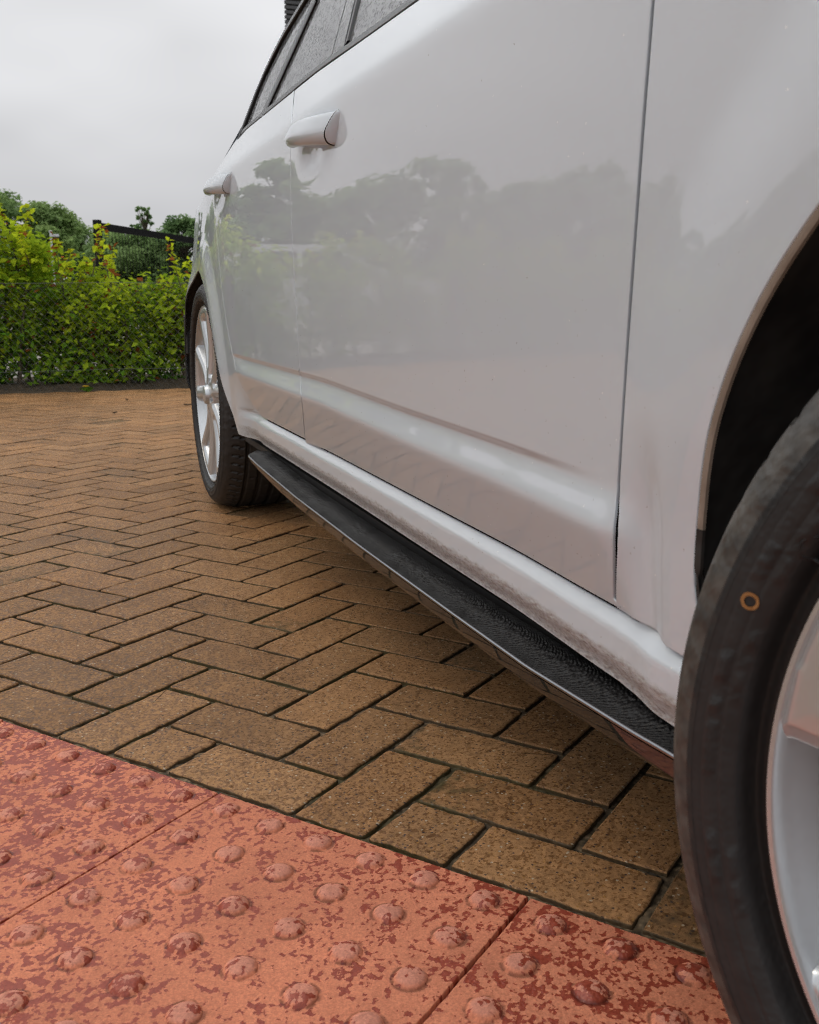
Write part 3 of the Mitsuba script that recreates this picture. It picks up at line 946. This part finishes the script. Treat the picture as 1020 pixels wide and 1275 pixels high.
# shut lines, measured on the body side
def on_side(pts):
    """a line sighted on the plane y = 0 carried along its line of sight onto the curved body side"""
    out = []
    for x0, z0 in pts:
        o = 0.0
        for _ in range(12):
            k_ = (-CAM[1] - o) / -CAM[1]
            x, z = CAM[0] + (x0 - CAM[0]) * k_, CAM[2] + (z0 - CAM[2]) * k_
            o = .5 * o + .5 * float(side(x, z))
        out.append((x, z))
    return out


front_shut = curve(on_side(curve([(2.283, 0.96), (2.277, 0.86), (2.2705, .766), (2.2645, .69), (2.2595, .617), (2.2555, .555), (2.252, .487), (2.2492, .425), (2.248, .393), (2.2490, .360), (2.2510, .337)], 60)), 80)
mid_shut = curve(on_side(curve([(1.300, 1.00), (1.235, .90), (1.205, .80), (1.199, .74), (1.203, .654), (1.2185, .524), (1.2335, .43), (1.252, .3405)], 60)), 80)
front_shut, mid_shut = front_shut[front_shut[:, 1] < .935], mid_shut[mid_shut[:, 1] < .985]
rear_edge = curve([(.20, 1.0), (.285, .87), (.375, .76), (.425, .66), (.468, .56), (.530, .47), (.600, .390), (.655, .350), (.72, .3305)], 50)


def waist_pts(x0, x1, n=30, drop=.004):
    x = np.linspace(x0, x1, n)
    return np.c_[x, lin(x, ZW) - drop]


def handle_dent(x, z):
    o = 0
    for hx, hz in ((1.335, .804), (.430, .830)):
        o = o - .005 * np.exp(-(np.abs(x - hx) / .058) ** 2.4 - (np.abs(z - hz + .004) / .024) ** 2.4)
    return o


door_fn = lambda x, z: side(x, z) + handle_dent(x, z)
GAP = .0022
fd = Polygon(np.vstack([waist_pts(mid_shut[0, 0] - .002, front_shut[0, 0] - .001), front_shut[front_shut[:, 1] > .3295], np.c_[np.linspace(2.24, 1.262, 30), np.full(30, .3285)], mid_shut[::-1]])).buffer(0).buffer(-GAP)
rd = Polygon(np.vstack([waist_pts(rear_edge[0, 0], mid_shut[0, 0]), mid_shut, np.c_[np.linspace(1.24, .735, 20), np.full(20, .3295)], rear_edge[::-1]])).buffer(0).buffer(-GAP)
front_door = part('front_door', plyn(*panel(fd, door_fn, GX, GZ, lip=.003), 'car_paint'))
rear_door = part('rear_door', plyn(*panel(rd, door_fn, GX, GZ, lip=.003), 'car_paint'))

# wheel arch outlines
fa = curve([(2.361, .316), (2.356, .354), (2.3505, .372), (2.3525, .427), (2.364, .479), (2.380, .520), (2.409, .568), (2.446, .610), (2.52, .668), (2.60, .699), (2.684, .708), (2.77, .699), (2.85, .666), (2.93, .60), (2.985, .52), (3.01, .43), (3.015, .34), (3.013, .30)], 90)
ra = curve([(.50, .266), (.44, .325), (.385, .398), (.326, .480), (.25, .580), (.125, .645), (-.01, .668), (-.13, .648), (-.27, .602), (-.36, .53), (-.405, .43), (-.41, .27)], 80)
fw_poly = Polygon(np.vstack([np.c_[np.linspace(2.285, 3.04, 20), lin(np.linspace(2.285, 3.04, 20), ZW) - .004], [(3.04, .30)], fa[::-1], [(2.345, .3225), (2.313, .3235), (2.291, .3270), (2.262, .3275)], front_shut[::-1]])).buffer(0).buffer(-GAP - .0018)
front_wing = part('front_wing', plyn(*panel(fw_poly, side, GX, GZ, lip=.003), 'car_paint'))
q_poly = Polygon(np.vstack([rear_edge, np.c_[np.linspace(.745, 2.25, 50), np.full(50, .3262)], [(2.262, .329), (2.29, .335), (2.352, .335), (2.362, .305), (2.358, .265)], np.c_[np.linspace(2.34, .56, 40), np.full(40, .2640)], ra, [(-.62, .27), (-.62, .90), (-.60, 1.015)], waist_pts(-.58, .19, 20)])).buffer(0).buffer(-GAP)
body_side = part('body_side', plyn(*panel(q_poly, side_sill, GX, GZ, lip=.004), 'sill_paint'), label='rear quarter and sill, grimy along the lower edge')


def arch_lip(line, fn, name, bsdf='arch_edge_grime', dd=0.0):
    """the return flange of a wheel arch: dirty strip running inwards from the edge"""
    x, z = line[:, 0], line[:, 1]
    o = fn(x, z)
    c = line.mean(0)
    t = np.gradient(line, axis=0)
    t /= np.linalg.norm(t, axis=1, keepdims=True)
    nr = np.c_[-t[:, 1], t[:, 0]]
    nr *= np.sign(np.sum((np.array([c[0], .33]) - line) * nr, axis=1))[:, None]
    rows = []
    for din, dep in ((-.0036, .0009), (-.0006, .0011), (.0014, .0022), (.0016, .0044), (-.002, .0062)):
        rows.append(np.c_[x + nr[:, 0] * (din + dd), -o + dep - dd * .6, z + nr[:, 1] * (din + dd)])
    m = gridmesh(np.array(rows))
    return part(name, mikit.ply(m, bsdf, smooth=50))


hi = np.nonzero(fa[:, 1] >= .418)[0]
arch_lip(fa[hi[0]:hi[-1] + 1], side, 'arch_edge')
arch_lip(fa[:hi[0] + 1], side, 'arch_liner_flange', 'liner_black', .0012)
arch_lip(fa[hi[-1]:], side, 'arch_liner_flange', 'liner_black', .0012)
arch_lip(ra[8:], side_sill, 'arch_edge', 'liner_black')


def liner(line, cx, name):
    rows = []
    o = side(line[:, 0], line[:, 1])
    d = line - np.array([cx, .33])
    for dep, sc in ((.0064, 1.006), (.05, 1.03), (.12, 1.04), (.30, 1.03), (.33, .2)):
        rows.append(np.c_[cx + d[:, 0] * sc, -o + dep, .33 + d[:, 1] * sc])
    P = np.array(rows)
    P[:4] += (meshkit.noise(P[:4] * 14, 3)[..., None] - .5) * np.array([.012, 0, .012])
    return part(name, mikit.ply(gridmesh(P), 'liner_black', smooth=50))


liner(fa, 2.684, 'arch_liner')
liner(ra, 0.0, 'arch_liner')
# small plastic tab at the rear of the front liner
part('liner_tab', mikit.ply(box(2.366, 2.384, .022, .034, .31, .425, .002), 'liner_black'), far=False)

# dark inner body behind the gaps, floor and bulkheads
nx = np.linspace(.40, 2.34, 160)
zs_ = np.concatenate([[.255], np.linspace(.275, .96, 30)])
Pi = np.array([np.c_[np.full(len(zs_), x), -(side(np.full(len(zs_), x), np.maximum(zs_, .34)) - .038 - .02 * (zs_ < .3)), zs_] for x in nx])
part('inner_panel', mikit.ply(gridmesh(Pi), 'matt_black', smooth=True))
part('floor', mikit.ply(cat([box(.40, 2.30, .05, 1.75, .236, .250), box(-.85, -.34, .06, 1.74, .30, .32), box(3.02, 3.55, .10, 1.70, .24, .26), box(-.40, .42, .34, 1.46, .38, .40), box(2.30, 3.05, .34, 1.46, .38, .40)]), 'matt_black'), far=False)

# side skirt blade under the sill: ribbed wet top, thin bright edge, glossy face
bxs = np.concatenate([np.linspace(.655, .76, 10), np.linspace(.78, 2.30, 90), np.linspace(2.305, 2.338, 5)])


def blade_z(x):
    return lin(x, [(.65, .242), (.8, .236), (1.15, .229), (1.56, .229), (1.91, .233), (2.1, .236), (2.28, .247), (2.34, .252)])


def blade_o(x):
    return .000 - .035 * (1 - S((x - .63) / .09)) ** 2


zb_, ob_ = blade_z(bxs), blade_o(bxs)
inner_o = np.minimum(-.040, ob_ - .006)
top = []
for t_ in np.linspace(0, 1, 14):
    oo = inner_o + (ob_ - .002 - inner_o) * t_
    zz = zb_ + .002 + .014 * (1 - t_) ** 1.3 * S((bxs - .64) / .1) + .004 * np.sin(np.pi * t_)
    top.append(np.c_[bxs, -oo, zz])
tp = gridmesh(np.array(top))
side_blade = part('side_blade', mikit.ply(tp, 'wet_rubber', smooth=True), label='black side skirt blade with a ribbed wet top')
ed = []
for a_ in np.linspace(-.2, 1.0, 7) * np.pi / 1.15:
    ed.append(np.c_[bxs, -(ob_ - .0024 + .0024 * np.sin(a_)), zb_ + .0004 + .0020 * np.cos(a_)])
part('bright_edge', mikit.ply(gridmesh(np.array(ed)), 'chrome', smooth=True), side_blade)
fc = []
for dzz, do in ((-.0025, -.0015), (-.013, -.003), (-.019, -.006), (-.021, -.012), (-.019, -.06)):
    fc.append(np.c_[bxs, -(ob_ + do), zb_ + dzz + (dzz < -.01) * .006 * (1 - S((bxs - .65) / .4))])
part('face', mikit.ply(gridmesh(np.array(fc)), 'gloss_black', smooth=40), side_blade)

# ---- glasshouse
TUM = .42


def glass_o(x, z):
    zw = lin(x, ZW)
    return side(x, zw) - .004 - TUM * (z - zw)


def glass_panel(poly, off=0.0, lip=.006):
    fn = lambda x, z: glass_o(x, z) + off
    return panel(Polygon(poly), fn, np.arange(-1, 2.6, .03), np.arange(.85, 1.5, .03), False, lip, .0006)


def wl(x):
    return (x, float(lin(x, ZW)) + .009)


def up(x0, z0, slope, z):
    return (x0 + slope * (z - z0), z)


roof_z = lambda x: lin(x, [(.342, 1.095), (.464, 1.187), (.636, 1.240), (.9, 1.318), (1.2, 1.362), (1.6, 1.372), (1.75, 1.36)])
rl = lambda x: (x, float(roof_z(x)) - .012)
s1, s2, s3 = (.713 - .56) / .207, (1.10 - 1.157) / .109, (1.185 - 1.246) / .089
door_glass = [wl(.641), wl(.80), wl(1.0), wl(1.157), up(1.157, .980, s2, 1.33), (.97, 1.318), (.93, 1.305), up(.641, .982, s1 * .86, 1.30)]
part('rear_door_glass', plyn(*glass_panel(door_glass), 'wet_glass'), label='rain-spotted rear door window')
quarter = [wl(.345), wl(.46), wl(.555), up(.56, .988, s1, 1.195), (.66, 1.222), (.60, 1.212), (.475, 1.172), (.362, 1.09)]
part('quarter_glass', plyn(*glass_panel(quarter), 'wet_glass'), label='narrow rain-spotted window behind the rear door')
pill = [wl(1.164), wl(1.246), up(1.246, .976, s3, 1.34), up(1.164, .980, s2, 1.335)]
part('door_pillar', plyn(*glass_panel(pill), 'wet_glass'), label='glossy dark pillar cover of the rear door')
fgl = [wl(1.296), wl(1.6), wl(1.9), wl(2.13), (1.98, 1.10), (1.78, 1.28), (1.66, 1.345), (1.45, 1.352), up(1.291, .972, -.5, 1.345)]
part('front_door_glass', plyn(*glass_panel(fgl, .002), 'wet_glass'), label='rain-spotted front door window')


def trim_strip(name, pts, w, off=.004, bsdf='trim_black'):
    p = curve(pts, 40)
    t = np.gradient(p, axis=0)
    t /= np.linalg.norm(t, axis=1, keepdims=True)
    n_ = np.c_[-t[:, 1], t[:, 0]]
    rows = []
    for s_, o_ in ((-1, -.004), (-1, .7), (-.8, 1.0), (.8, 1.0), (1, .7), (1, -.004)):
        q_ = p + n_ * s_ * w / 2
        oo = glass_o(q_[:, 0], q_[:, 1]) + (off if o_ > .5 else -.006) * (o_ if o_ > .5 else 1)
        rows.append(np.c_[q_[:, 0], -oo, q_[:, 1]])
    return part(name, mikit.ply(gridmesh(np.array(rows)), bsdf, smooth=40))


trim_strip('waist_seal', [(x, float(lin(x, ZW)) + .003) for x in (.33, .46, .8, 1.1, 1.37, 1.64, 1.9, 2.15)], .013, .006)
trim_strip('window_frame', [(.603, .982), up(.603, .982, s1, 1.08), up(.603, .982, s1, 1.19)], .050, .006)
trim_strip('window_frame', [(.316, .975), (.328, 1.03), (.347, 1.095), (.405, 1.148), (.467, 1.184), (.56, 1.212), (.64, 1.236), (.9, 1.312), (1.2, 1.356), (1.45, 1.364), (1.65, 1.36), (1.80, 1.29), (1.99, 1.12), (2.16, .93)], .026, .008)
trim_strip('pillar_gap', [(1.270, .974), (1.232, 1.03), (1.185, 1.10), (1.06, 1.34)], .036, -.001, 'matt_black')
trim_strip('pillar_edge', [(1.286, .973), (1.250, 1.03), (1.203, 1.10), (1.078, 1.345)], .010, .006, 'trim_black')


def loft(rows, bsdf, name, smooth=True, label=None):
    return part(name, mikit.ply(gridmesh(np.array(rows)), bsdf, smooth=smooth), far=False, label=label)


def span(x, z, y0, crown, n=17):
    s_ = np.linspace(0, 1, n)
    return np.c_[np.full(n, x), y0 + (1.80 - 2 * y0) * s_, z + crown * (1 - (2 * s_ - 1) ** 2) ** .8]


xr = np.linspace(.34, 1.78, 24)
loft([span(x, float(roof_z(x)), -float(glass_o(x, float(roof_z(x)))) + .004, .055 * S((x - .25) / .5)) for x in xr], 'car_paint', 'roof')
xw = np.linspace(0, 1, 10)
loft([span(1.78 + .42 * t, 1.358 + (.935 - 1.358) * t, .235 + (.085 - .235) * t, .055 + .02 * t) for t in xw], 'dark_glass', 'windscreen')
xb = np.linspace(2.20, 3.50, 24)
loft([span(x, float(lin(x, ZW)) - .004, -float(side(x, float(lin(x, ZW)) - .004)), .07 - .02 * (x - 2.2)) for x in xb], 'car_paint', 'bonnet')
loft([span(.345 - .80 * t, 1.095 + (1.02 - 1.095) * t, .14 + (.16 - .14) * t, .06 * (1 - t) + .02) for t in xw], 'dark_glass', 'rear_window')
# rear end and bumper, wrapped from the quarter panel round the back
yb = np.linspace(0, 1, 40)


def wrap(x_edge, bulge, z):
    o0 = float(side(np.array(x_edge), np.array(z)))
    a_ = np.linspace(0, np.pi, 41)
    y = .9 - (.9 + o0) * np.sign(np.cos(a_)) * np.abs(np.cos(a_)) ** .35
    x = x_edge + bulge * np.sin(a_) ** .5
    return np.c_[x, y, np.full(41, z)]


rear_z = np.concatenate([np.linspace(.28, .95, 14), [1.0, 1.02]])
loft([wrap(-.615, -.27 + .10 * abs(z - .55) ** 1.5, z) for z in rear_z], 'car_paint', 'rear_bumper')
front_z = np.linspace(.24, .845, 14)
loft([wrap(3.042, .52 - .5 * abs(z - .45) ** 1.5, z) for z in front_z], 'car_paint', 'front_bumper')
# black mud flap edge and lower rear bumper trim behind the rear wheel
part('mud_flap', mikit.ply(box(-.425, -.385, .012, .16, .42, .545, .004), 'matt_black'), label='black flap in the rear of the rear wheel arch')

# ---- door handles
def smooth_loop(pts, n):
    from scipy.interpolate import CubicSpline
    p = np.vstack([pts, pts[:1]])
    return CubicSpline(np.arange(len(p)), p, bc_type='periodic')(np.linspace(0, len(pts), n))


GRIP = smooth_loop(np.array([(-.0050, .0195), (.0005, .0185), (.0070, .0075), (.0108, -.0035), (.0085, -.0120), (.0030, -.0165), (-.0060, -.0165), (-.0085, -.0060), (-.0085, .0110)]), 49)


def handle(x0, x1, zc0, zc1, door, lift_):
    """pull handle: outer face leaning up, underside tucked in, both ends curving back to the door"""
    def section(t, sc=1.0):
        x, z = x0 + (x1 - x0) * t, zc0 + (zc1 - zc0) * t
        c_o = -.0005 + lift_ * math.sin(math.pi * (.10 + .87 * t)) ** .8
        k_ = min(1.0, (t / .14 + .002)) ** .5
        hz = (.86 + .26 * t) * k_ * sc
        zz = z + GRIP[:, 1] * hz - .004 * (1 - k_)
        oo = float(side(x, z)) + c_o + GRIP[:, 0] * (1.0 + .2 * t) * min(1.0, (t / .09 + .002)) ** .5 * sc
        return np.c_[x + .016 * GRIP[:, 1] / .02 * (t - .3), -oo, zz]
    rows = [section(t) for t in np.linspace(0, 1, 44)]
    cap0 = [rows[0].mean(0) + (rows[0] - rows[0].mean(0)) * .01]
    part('handle', mikit.ply(gridmesh(np.array(cap0 + rows + [rows[-1].mean(0) + (rows[-1] - rows[-1].mean(0)) * .02])), 'car_paint', smooth=45), door)
    last = rows[-1]
    ctr = last.mean(0)
    seal = [ctr + (last - ctr) * 1.03 + [-.0004, 0, 0], ctr + (last - ctr) * 1.03 + [.0052, .0008, 0], ctr + (last - ctr) * .9 + [.0052, .0008, 0]]
    part('handle_seal', mikit.ply(gridmesh(np.array(seal)), 'matt_black', smooth=True), door)
    rows2 = []
    base = -float(side(x1, zc1))
    for t in np.linspace(0, 1, 12):
        q_ = ctr + (last - ctr) * np.array([1, 1, 1 - .35 * t ** 2])
        q_[:, 0] += .0052 + .007 * math.sin(t * math.pi / 2)
        q_[:, 1] = q_[:, 1] + (base + .012 - q_[:, 1]) * t ** 1.3
        rows2.append(q_)
    part('handle_end', mikit.ply(gridmesh(np.array(rows2)), 'car_paint', smooth=45), door)


handle(1.238, 1.472, .833, .811, front_door, .026)
handle(.335, .588, .851, .836, rear_door, .026)

# ---- wheels (axis along y, outer side towards -y)
prof = np.array([(.2385, .016), (.2400, .010), (.2445, .0055), (.2490, .0060), (.2515, .0068), (.2535, .0060), (.2555, .0015), (.2575, -.0050), (.2592, -.0066), (.2606, -.0074), (.2622, -.0083), (.2640, -.0092), (.2655, -.0096), (.2665, -.0090), (.2675, -.0097), (.2690, -.0101), (.2705, -.0104), (.2720, -.0105), (.2735, -.0106), (.2750, -.0106), (.2762, -.0100), (.2774, -.0106), (.2808, -.0100), (.2818, -.0106), (.2830, -.0092), (.2900, -.0070), (.2960, -.0030), (.3000, .0010), (.3025, .0042), (.3040, .0066)])
n_sh = 12
sh = np.c_[np.linspace(.3048, .3166, n_sh) + .0022 * np.sin(np.linspace(0, np.pi, n_sh)), np.linspace(.0085, .046, n_sh) ** 1.0]
tr = np.c_[np.full(46, .3172), np.linspace(.049, .168, 46)]
for c_, w_ in ((.054, .0045), (.090, .005), (.127, .005), (.162, .004)):
    tr[np.abs(tr[:, 1] - c_) < w_, 0] -= .007
inn = np.c_[np.linspace(.3166, .3048, 5), np.linspace(.171, .2085, 5)]
inner_side = prof[::-1] * [1, -1] + [0, .217]
tyre_prof = np.vstack([prof, sh, tr, inn, inner_side])
NT = 72 * 8
th_ = np.arange(NT + 1) / NT * 2 * np.pi
Rr = np.repeat(tyre_prof[:, :1], NT + 1, 1)
Yy = np.repeat(tyre_prof[:, 1:], NT + 1, 1)
ph = (np.arange(NT + 1)[None, :] + (Yy / .046 * 2).round()) % 8
sipe = (ph < 1) & (Yy > .016) & (Yy < .0455) & (Rr > .303)
Rr = Rr - .0085 * sipe
sipe2 = (ph >= 4) & (ph < 5) & (Yy > .066) & (Yy < .150) & (Rr > .3165) & ((np.arange(NT + 1)[None, :] // 8) % 2 == 0)
Rr = Rr - .004 * sipe2
# faint raised bands of moulded marks on the sidewall
mr = np.random.default_rng(5)
mark = np.zeros((2, NT + 1))
for row in (0, 1):
    i = 0
    while i < NT:
        if mr.random() < .5:
            m_ = mr.integers(6, 16)
            mark[row, i:i + m_] = (mr.random(len(mark[row, i:i + m_])) < .6) * 1.0
            i += m_
        i += mr.integers(2, 16)
band = ((Rr > .2685) & (Rr < .2745)) * mark[:1] + ((Rr > .2590) & (Rr < .2625)) * mark[1:]
Yy = Yy - .0015 * band * (Yy < .05)


def tyre_mesh(flat_z, shoulder_wear):
    P_ = np.stack([Rr * np.cos(th_)[None, :], Yy, Rr * np.sin(th_)[None, :]], -1)
    uv = np.stack([Rr, np.full_like(Rr, shoulder_wear)], -1).reshape(-1, 2)
    m = gridmesh(P_)
    return m, uv


tyre_m, tyre_uv = tyre_mesh(0, 1)
tyre_uv2 = tyre_uv * [1, 0] + [0, .12]
# rim: outer flange and barrel as a lathe, face as a relief over a polar grid
lat = np.array([(.2395, .020), (.2440, .010), (.2450, .004), (.2435, .0005), (.2412, .0006), (.2395, .0030), (.2375, .0090), (.2350, .016), (.2310, .026), (.2235, .045), (.2170, .075), (.2150, .12), (.2200, .17), (.2420, .195)])
tl = np.linspace(0, 2 * np.pi, 241)
barrel = gridmesh(np.stack([lat[:, :1] * np.cos(tl), np.repeat(lat[:, 1:], 241, 1), lat[:, :1] * np.sin(tl)], -1))


def spoke_shape(rot):
    arms = [Point(0, 0).buffer(.058, 48)]
    for k_ in range(5):
        a = rot + k_ * 72
        for s_ in (-1, 1):
            a0, a1 = math.radians(a + s_ * 7), math.radians(a + s_ * 16)
            p0, p1 = np.array([math.cos(a0), math.sin(a0)]) * .035, np.array([math.cos(a1), math.sin(a1)]) * .236
            d_ = (p1 - p0) / np.linalg.norm(p1 - p0)
            nn = np.array([-d_[1], d_[0]])
            w0, w1 = .014, .0185
            arms.append(Polygon([p0 + nn * w0, p1 + nn * w1, p1 + d_ * .01 + nn * (w1 + .006), p1 + d_ * .01 - nn * (w1 + .006), p1 - nn * w1, p0 - nn * w0]))
        sec = np.radians(np.linspace(a - 16, a + 16, 24))
        arms.append(Polygon(np.vstack([np.c_[np.cos(sec), np.sin(sec)] * .246, np.c_[np.cos(sec), np.sin(sec)][::-1] * .214])))
    return shapely.union_all(arms).buffer(.005).buffer(-.005)


def rim_face(rot):
    shp = spoke_shape(rot)
    rr = np.linspace(.0005, .2405, 114)
    aa = np.linspace(0, 2 * np.pi, 1081)
    R_, A_ = np.meshgrid(rr, aa, indexing='ij')
    X_, Z_ = R_ * np.cos(A_), R_ * np.sin(A_)
    pts = shapely.points(X_.ravel(), Z_.ravel())
    shapely.prepare(shp)
    ins = shapely.contains(shp, pts).reshape(X_.shape)
    dist = shapely.distance(shapely.boundary(shp), pts).reshape(X_.shape)
    dish = .0012 + .006 * np.sin(np.pi * np.clip(R_ / .2405, 0, 1)) ** 2
    rel = np.where(ins, .0055 * np.clip(1 - dist / .010, 0, 1) - .0015 * np.clip(dist / .02, 0, 1), .0055 + 2.6 * dist)
    Y_ = dish + rel
    lug = np.full_like(R_, 1.0)
    for k_ in range(5):
        a = math.radians(rot + 36 + 72 * k_)
        lug = np.minimum(lug, np.hypot(X_ - .042 * math.cos(a), Z_ - .042 * math.sin(a)))
    Y_ = Y_ + .022 * S((.0105 - lug) / .002)
    Y_ = Y_ - .009 * S((.0275 - R_) / .003) * 1.0 - .004 * np.clip(1 - (R_ / .025) ** 2, 0, 1)
    m = gridmesh(np.stack([X_, Y_, Z_], -1))
    keep = (Y_.ravel()[m.faces].max(1) < dish.ravel()[m.faces].max(1) + .062)
    m.update_faces(keep)
    m.remove_unreferenced_vertices()
    return m


def disc(r0, r1, y0, y1):
    q_ = np.array([(r0, y0), (r1, y0), (r1, y1), (r0, y1)])
    return gridmesh(np.stack([q_[:, :1] * np.cos(tl), np.repeat(q_[:, 1:], 241, 1), q_[:, :1] * np.sin(tl)], -1))


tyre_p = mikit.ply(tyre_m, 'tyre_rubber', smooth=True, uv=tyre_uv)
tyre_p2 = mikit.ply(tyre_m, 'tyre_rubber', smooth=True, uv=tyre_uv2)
barrel_p = mikit.ply(barrel, 'alloy_silver', smooth=45)
disc_p = mikit.ply(disc(.07, .142, .095, .112), 'disc_steel', smooth=40)
hub_p = mikit.ply(disc(.001, .075, .075, .11), 'disc_steel', smooth=40)


def wheel(name, x, y, z, rot, steer=0.0, scale=1.0, label=None):
    to = T().translate([x, y, z]).rotate([0, 0, 1], steer).scale(scale)
    face = mikit.ply(rim_face(rot), 'alloy_silver', smooth=28)
    t = f'{car}__{name}'
    far = T().translate([x, 1.80 - y, z]).rotate([0, 0, 1], steer).scale([scale, -scale, scale])
    for side_to, tk in ((to, numbered(t)), (far, numbered(t))):
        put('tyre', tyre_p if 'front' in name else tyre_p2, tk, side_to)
        rim = put('rim', face, tk, side_to)
        put('rim_barrel', barrel_p, tk, side_to)
        put('brake_disc', disc_p, tk, side_to)
        put('wheel_hub', hub_p, tk, side_to)
    if label:
        tag(t, label)
    return to


rear_to = wheel('rear_wheel', 0.006, 0.016, .323, 96, 0.0, 1.028)
front_to = wheel('front_wheel', 2.7231, .0425, .324, 155, 21.95, 1.025)
# orange paint ring on the front tyre
ring_r = np.array([.0029, .0039, .0048])
aa = np.linspace(0, 2 * np.pi, 41)
tr_a = math.radians(160.2)
RC = .2692
pp = []
for q_ in ring_r:
    rad, tan = RC + q_ * np.cos(aa), q_ * 1.0 * np.sin(aa)
    ang = tr_a + tan / RC
    yy_ = np.interp(rad, prof[6:, 0], prof[6:, 1]) - .0009
    pp.append(np.stack([rad * np.cos(ang), yy_, rad * np.sin(ang)], -1))
k = put('paint_ring', mikit.ply(gridmesh(np.array(pp)[::-1]), 'orange_paint', smooth=True), f'{car}__front_wheel', front_to)

mk = []
for q_ in (.0062, .0068, .0076, .0082):
    rad, tan = .2545 + q_ * np.cos(aa), q_ * np.sin(aa)
    ang = math.radians(151.5) + tan / .2545
    yy_ = np.interp(rad, prof[6:, 0], prof[6:, 1]) + (-.0012 if .0065 < q_ < .008 else .0006)
    mk.append(np.stack([rad * np.cos(ang), yy_, rad * np.sin(ang)], -1))
put('moulded_mark', mikit.ply(gridmesh(np.array(mk)[::-1]), 'matt_black', smooth=True), f'{car}__front_wheel', front_to)

for k_, shape in FAR:
    base = k_.split('__')
    scene_key = numbered('__'.join(base[:-1] + [base[-1].rstrip('0123456789').rstrip('_')]))
    scene[scene_key] = {**shape, 'to_world': mirror_entry(shape)}

# ------------------------------------------------------------------ parked silver car beyond the hedge, seen only as a reflection in the doors
pc = thing('parked_car', 'silver car parked beyond the hedge, seen mirrored in the rear door of the white car', 'car')
px0, py0 = -12.0, -3.25
outl = Polygon([(-2.1, .30), (2.1, .30), (2.2, .55), (2.1, .78), (1.1, .92), (.35, 1.42), (-.9, 1.46), (-1.75, 1.02), (-2.15, .92), (-2.2, .5)]).buffer(.05).difference(Point(-1.3, .3).buffer(.36)).difference(Point(1.3, .3).buffer(.36))


def prism(poly, y0, y1):
    m = trimesh.creation.extrude_polygon(poly, y1 - y0, engine='earcut')
    v = m.vertices.copy()
    w = np.where(v[:, 1] > .95, 1 - .35 * (v[:, 1] - .95), 1.0)
    yy_ = (v[:, 2] - (y1 - y0) / 2) * w
    m.vertices = np.c_[px0 + yy_, py0 - v[:, 0], v[:, 1]]
    m.fix_normals()
    return m


put('body', mikit.ply(prism(outl, -.88, .88), 'silver_paint'), pc)
for gl in ([(.95, .95), (.30, 1.36), (-.22, 1.38), (-.22, .95)], [(-.30, .95), (-.30, 1.38), (-.85, 1.38), (-1.45, 1.0)]):
    put('window', mikit.ply(prism(Polygon(gl), -.885, .885), 'dark_glass'), pc)
for cx in (-1.3, 1.3):
    for sx in (-.80, .80):
        w_ = trimesh.creation.cylinder(.31, .2, sections=40)
        w_.apply_transform(trimesh.transformations.rotation_matrix(np.pi / 2, [0, 1, 0]))
        w_.apply_translation([px0 + sx, py0 + cx, .31])
        put('wheel', mikit.ply(w_, 'matt_black', smooth=40), pc)
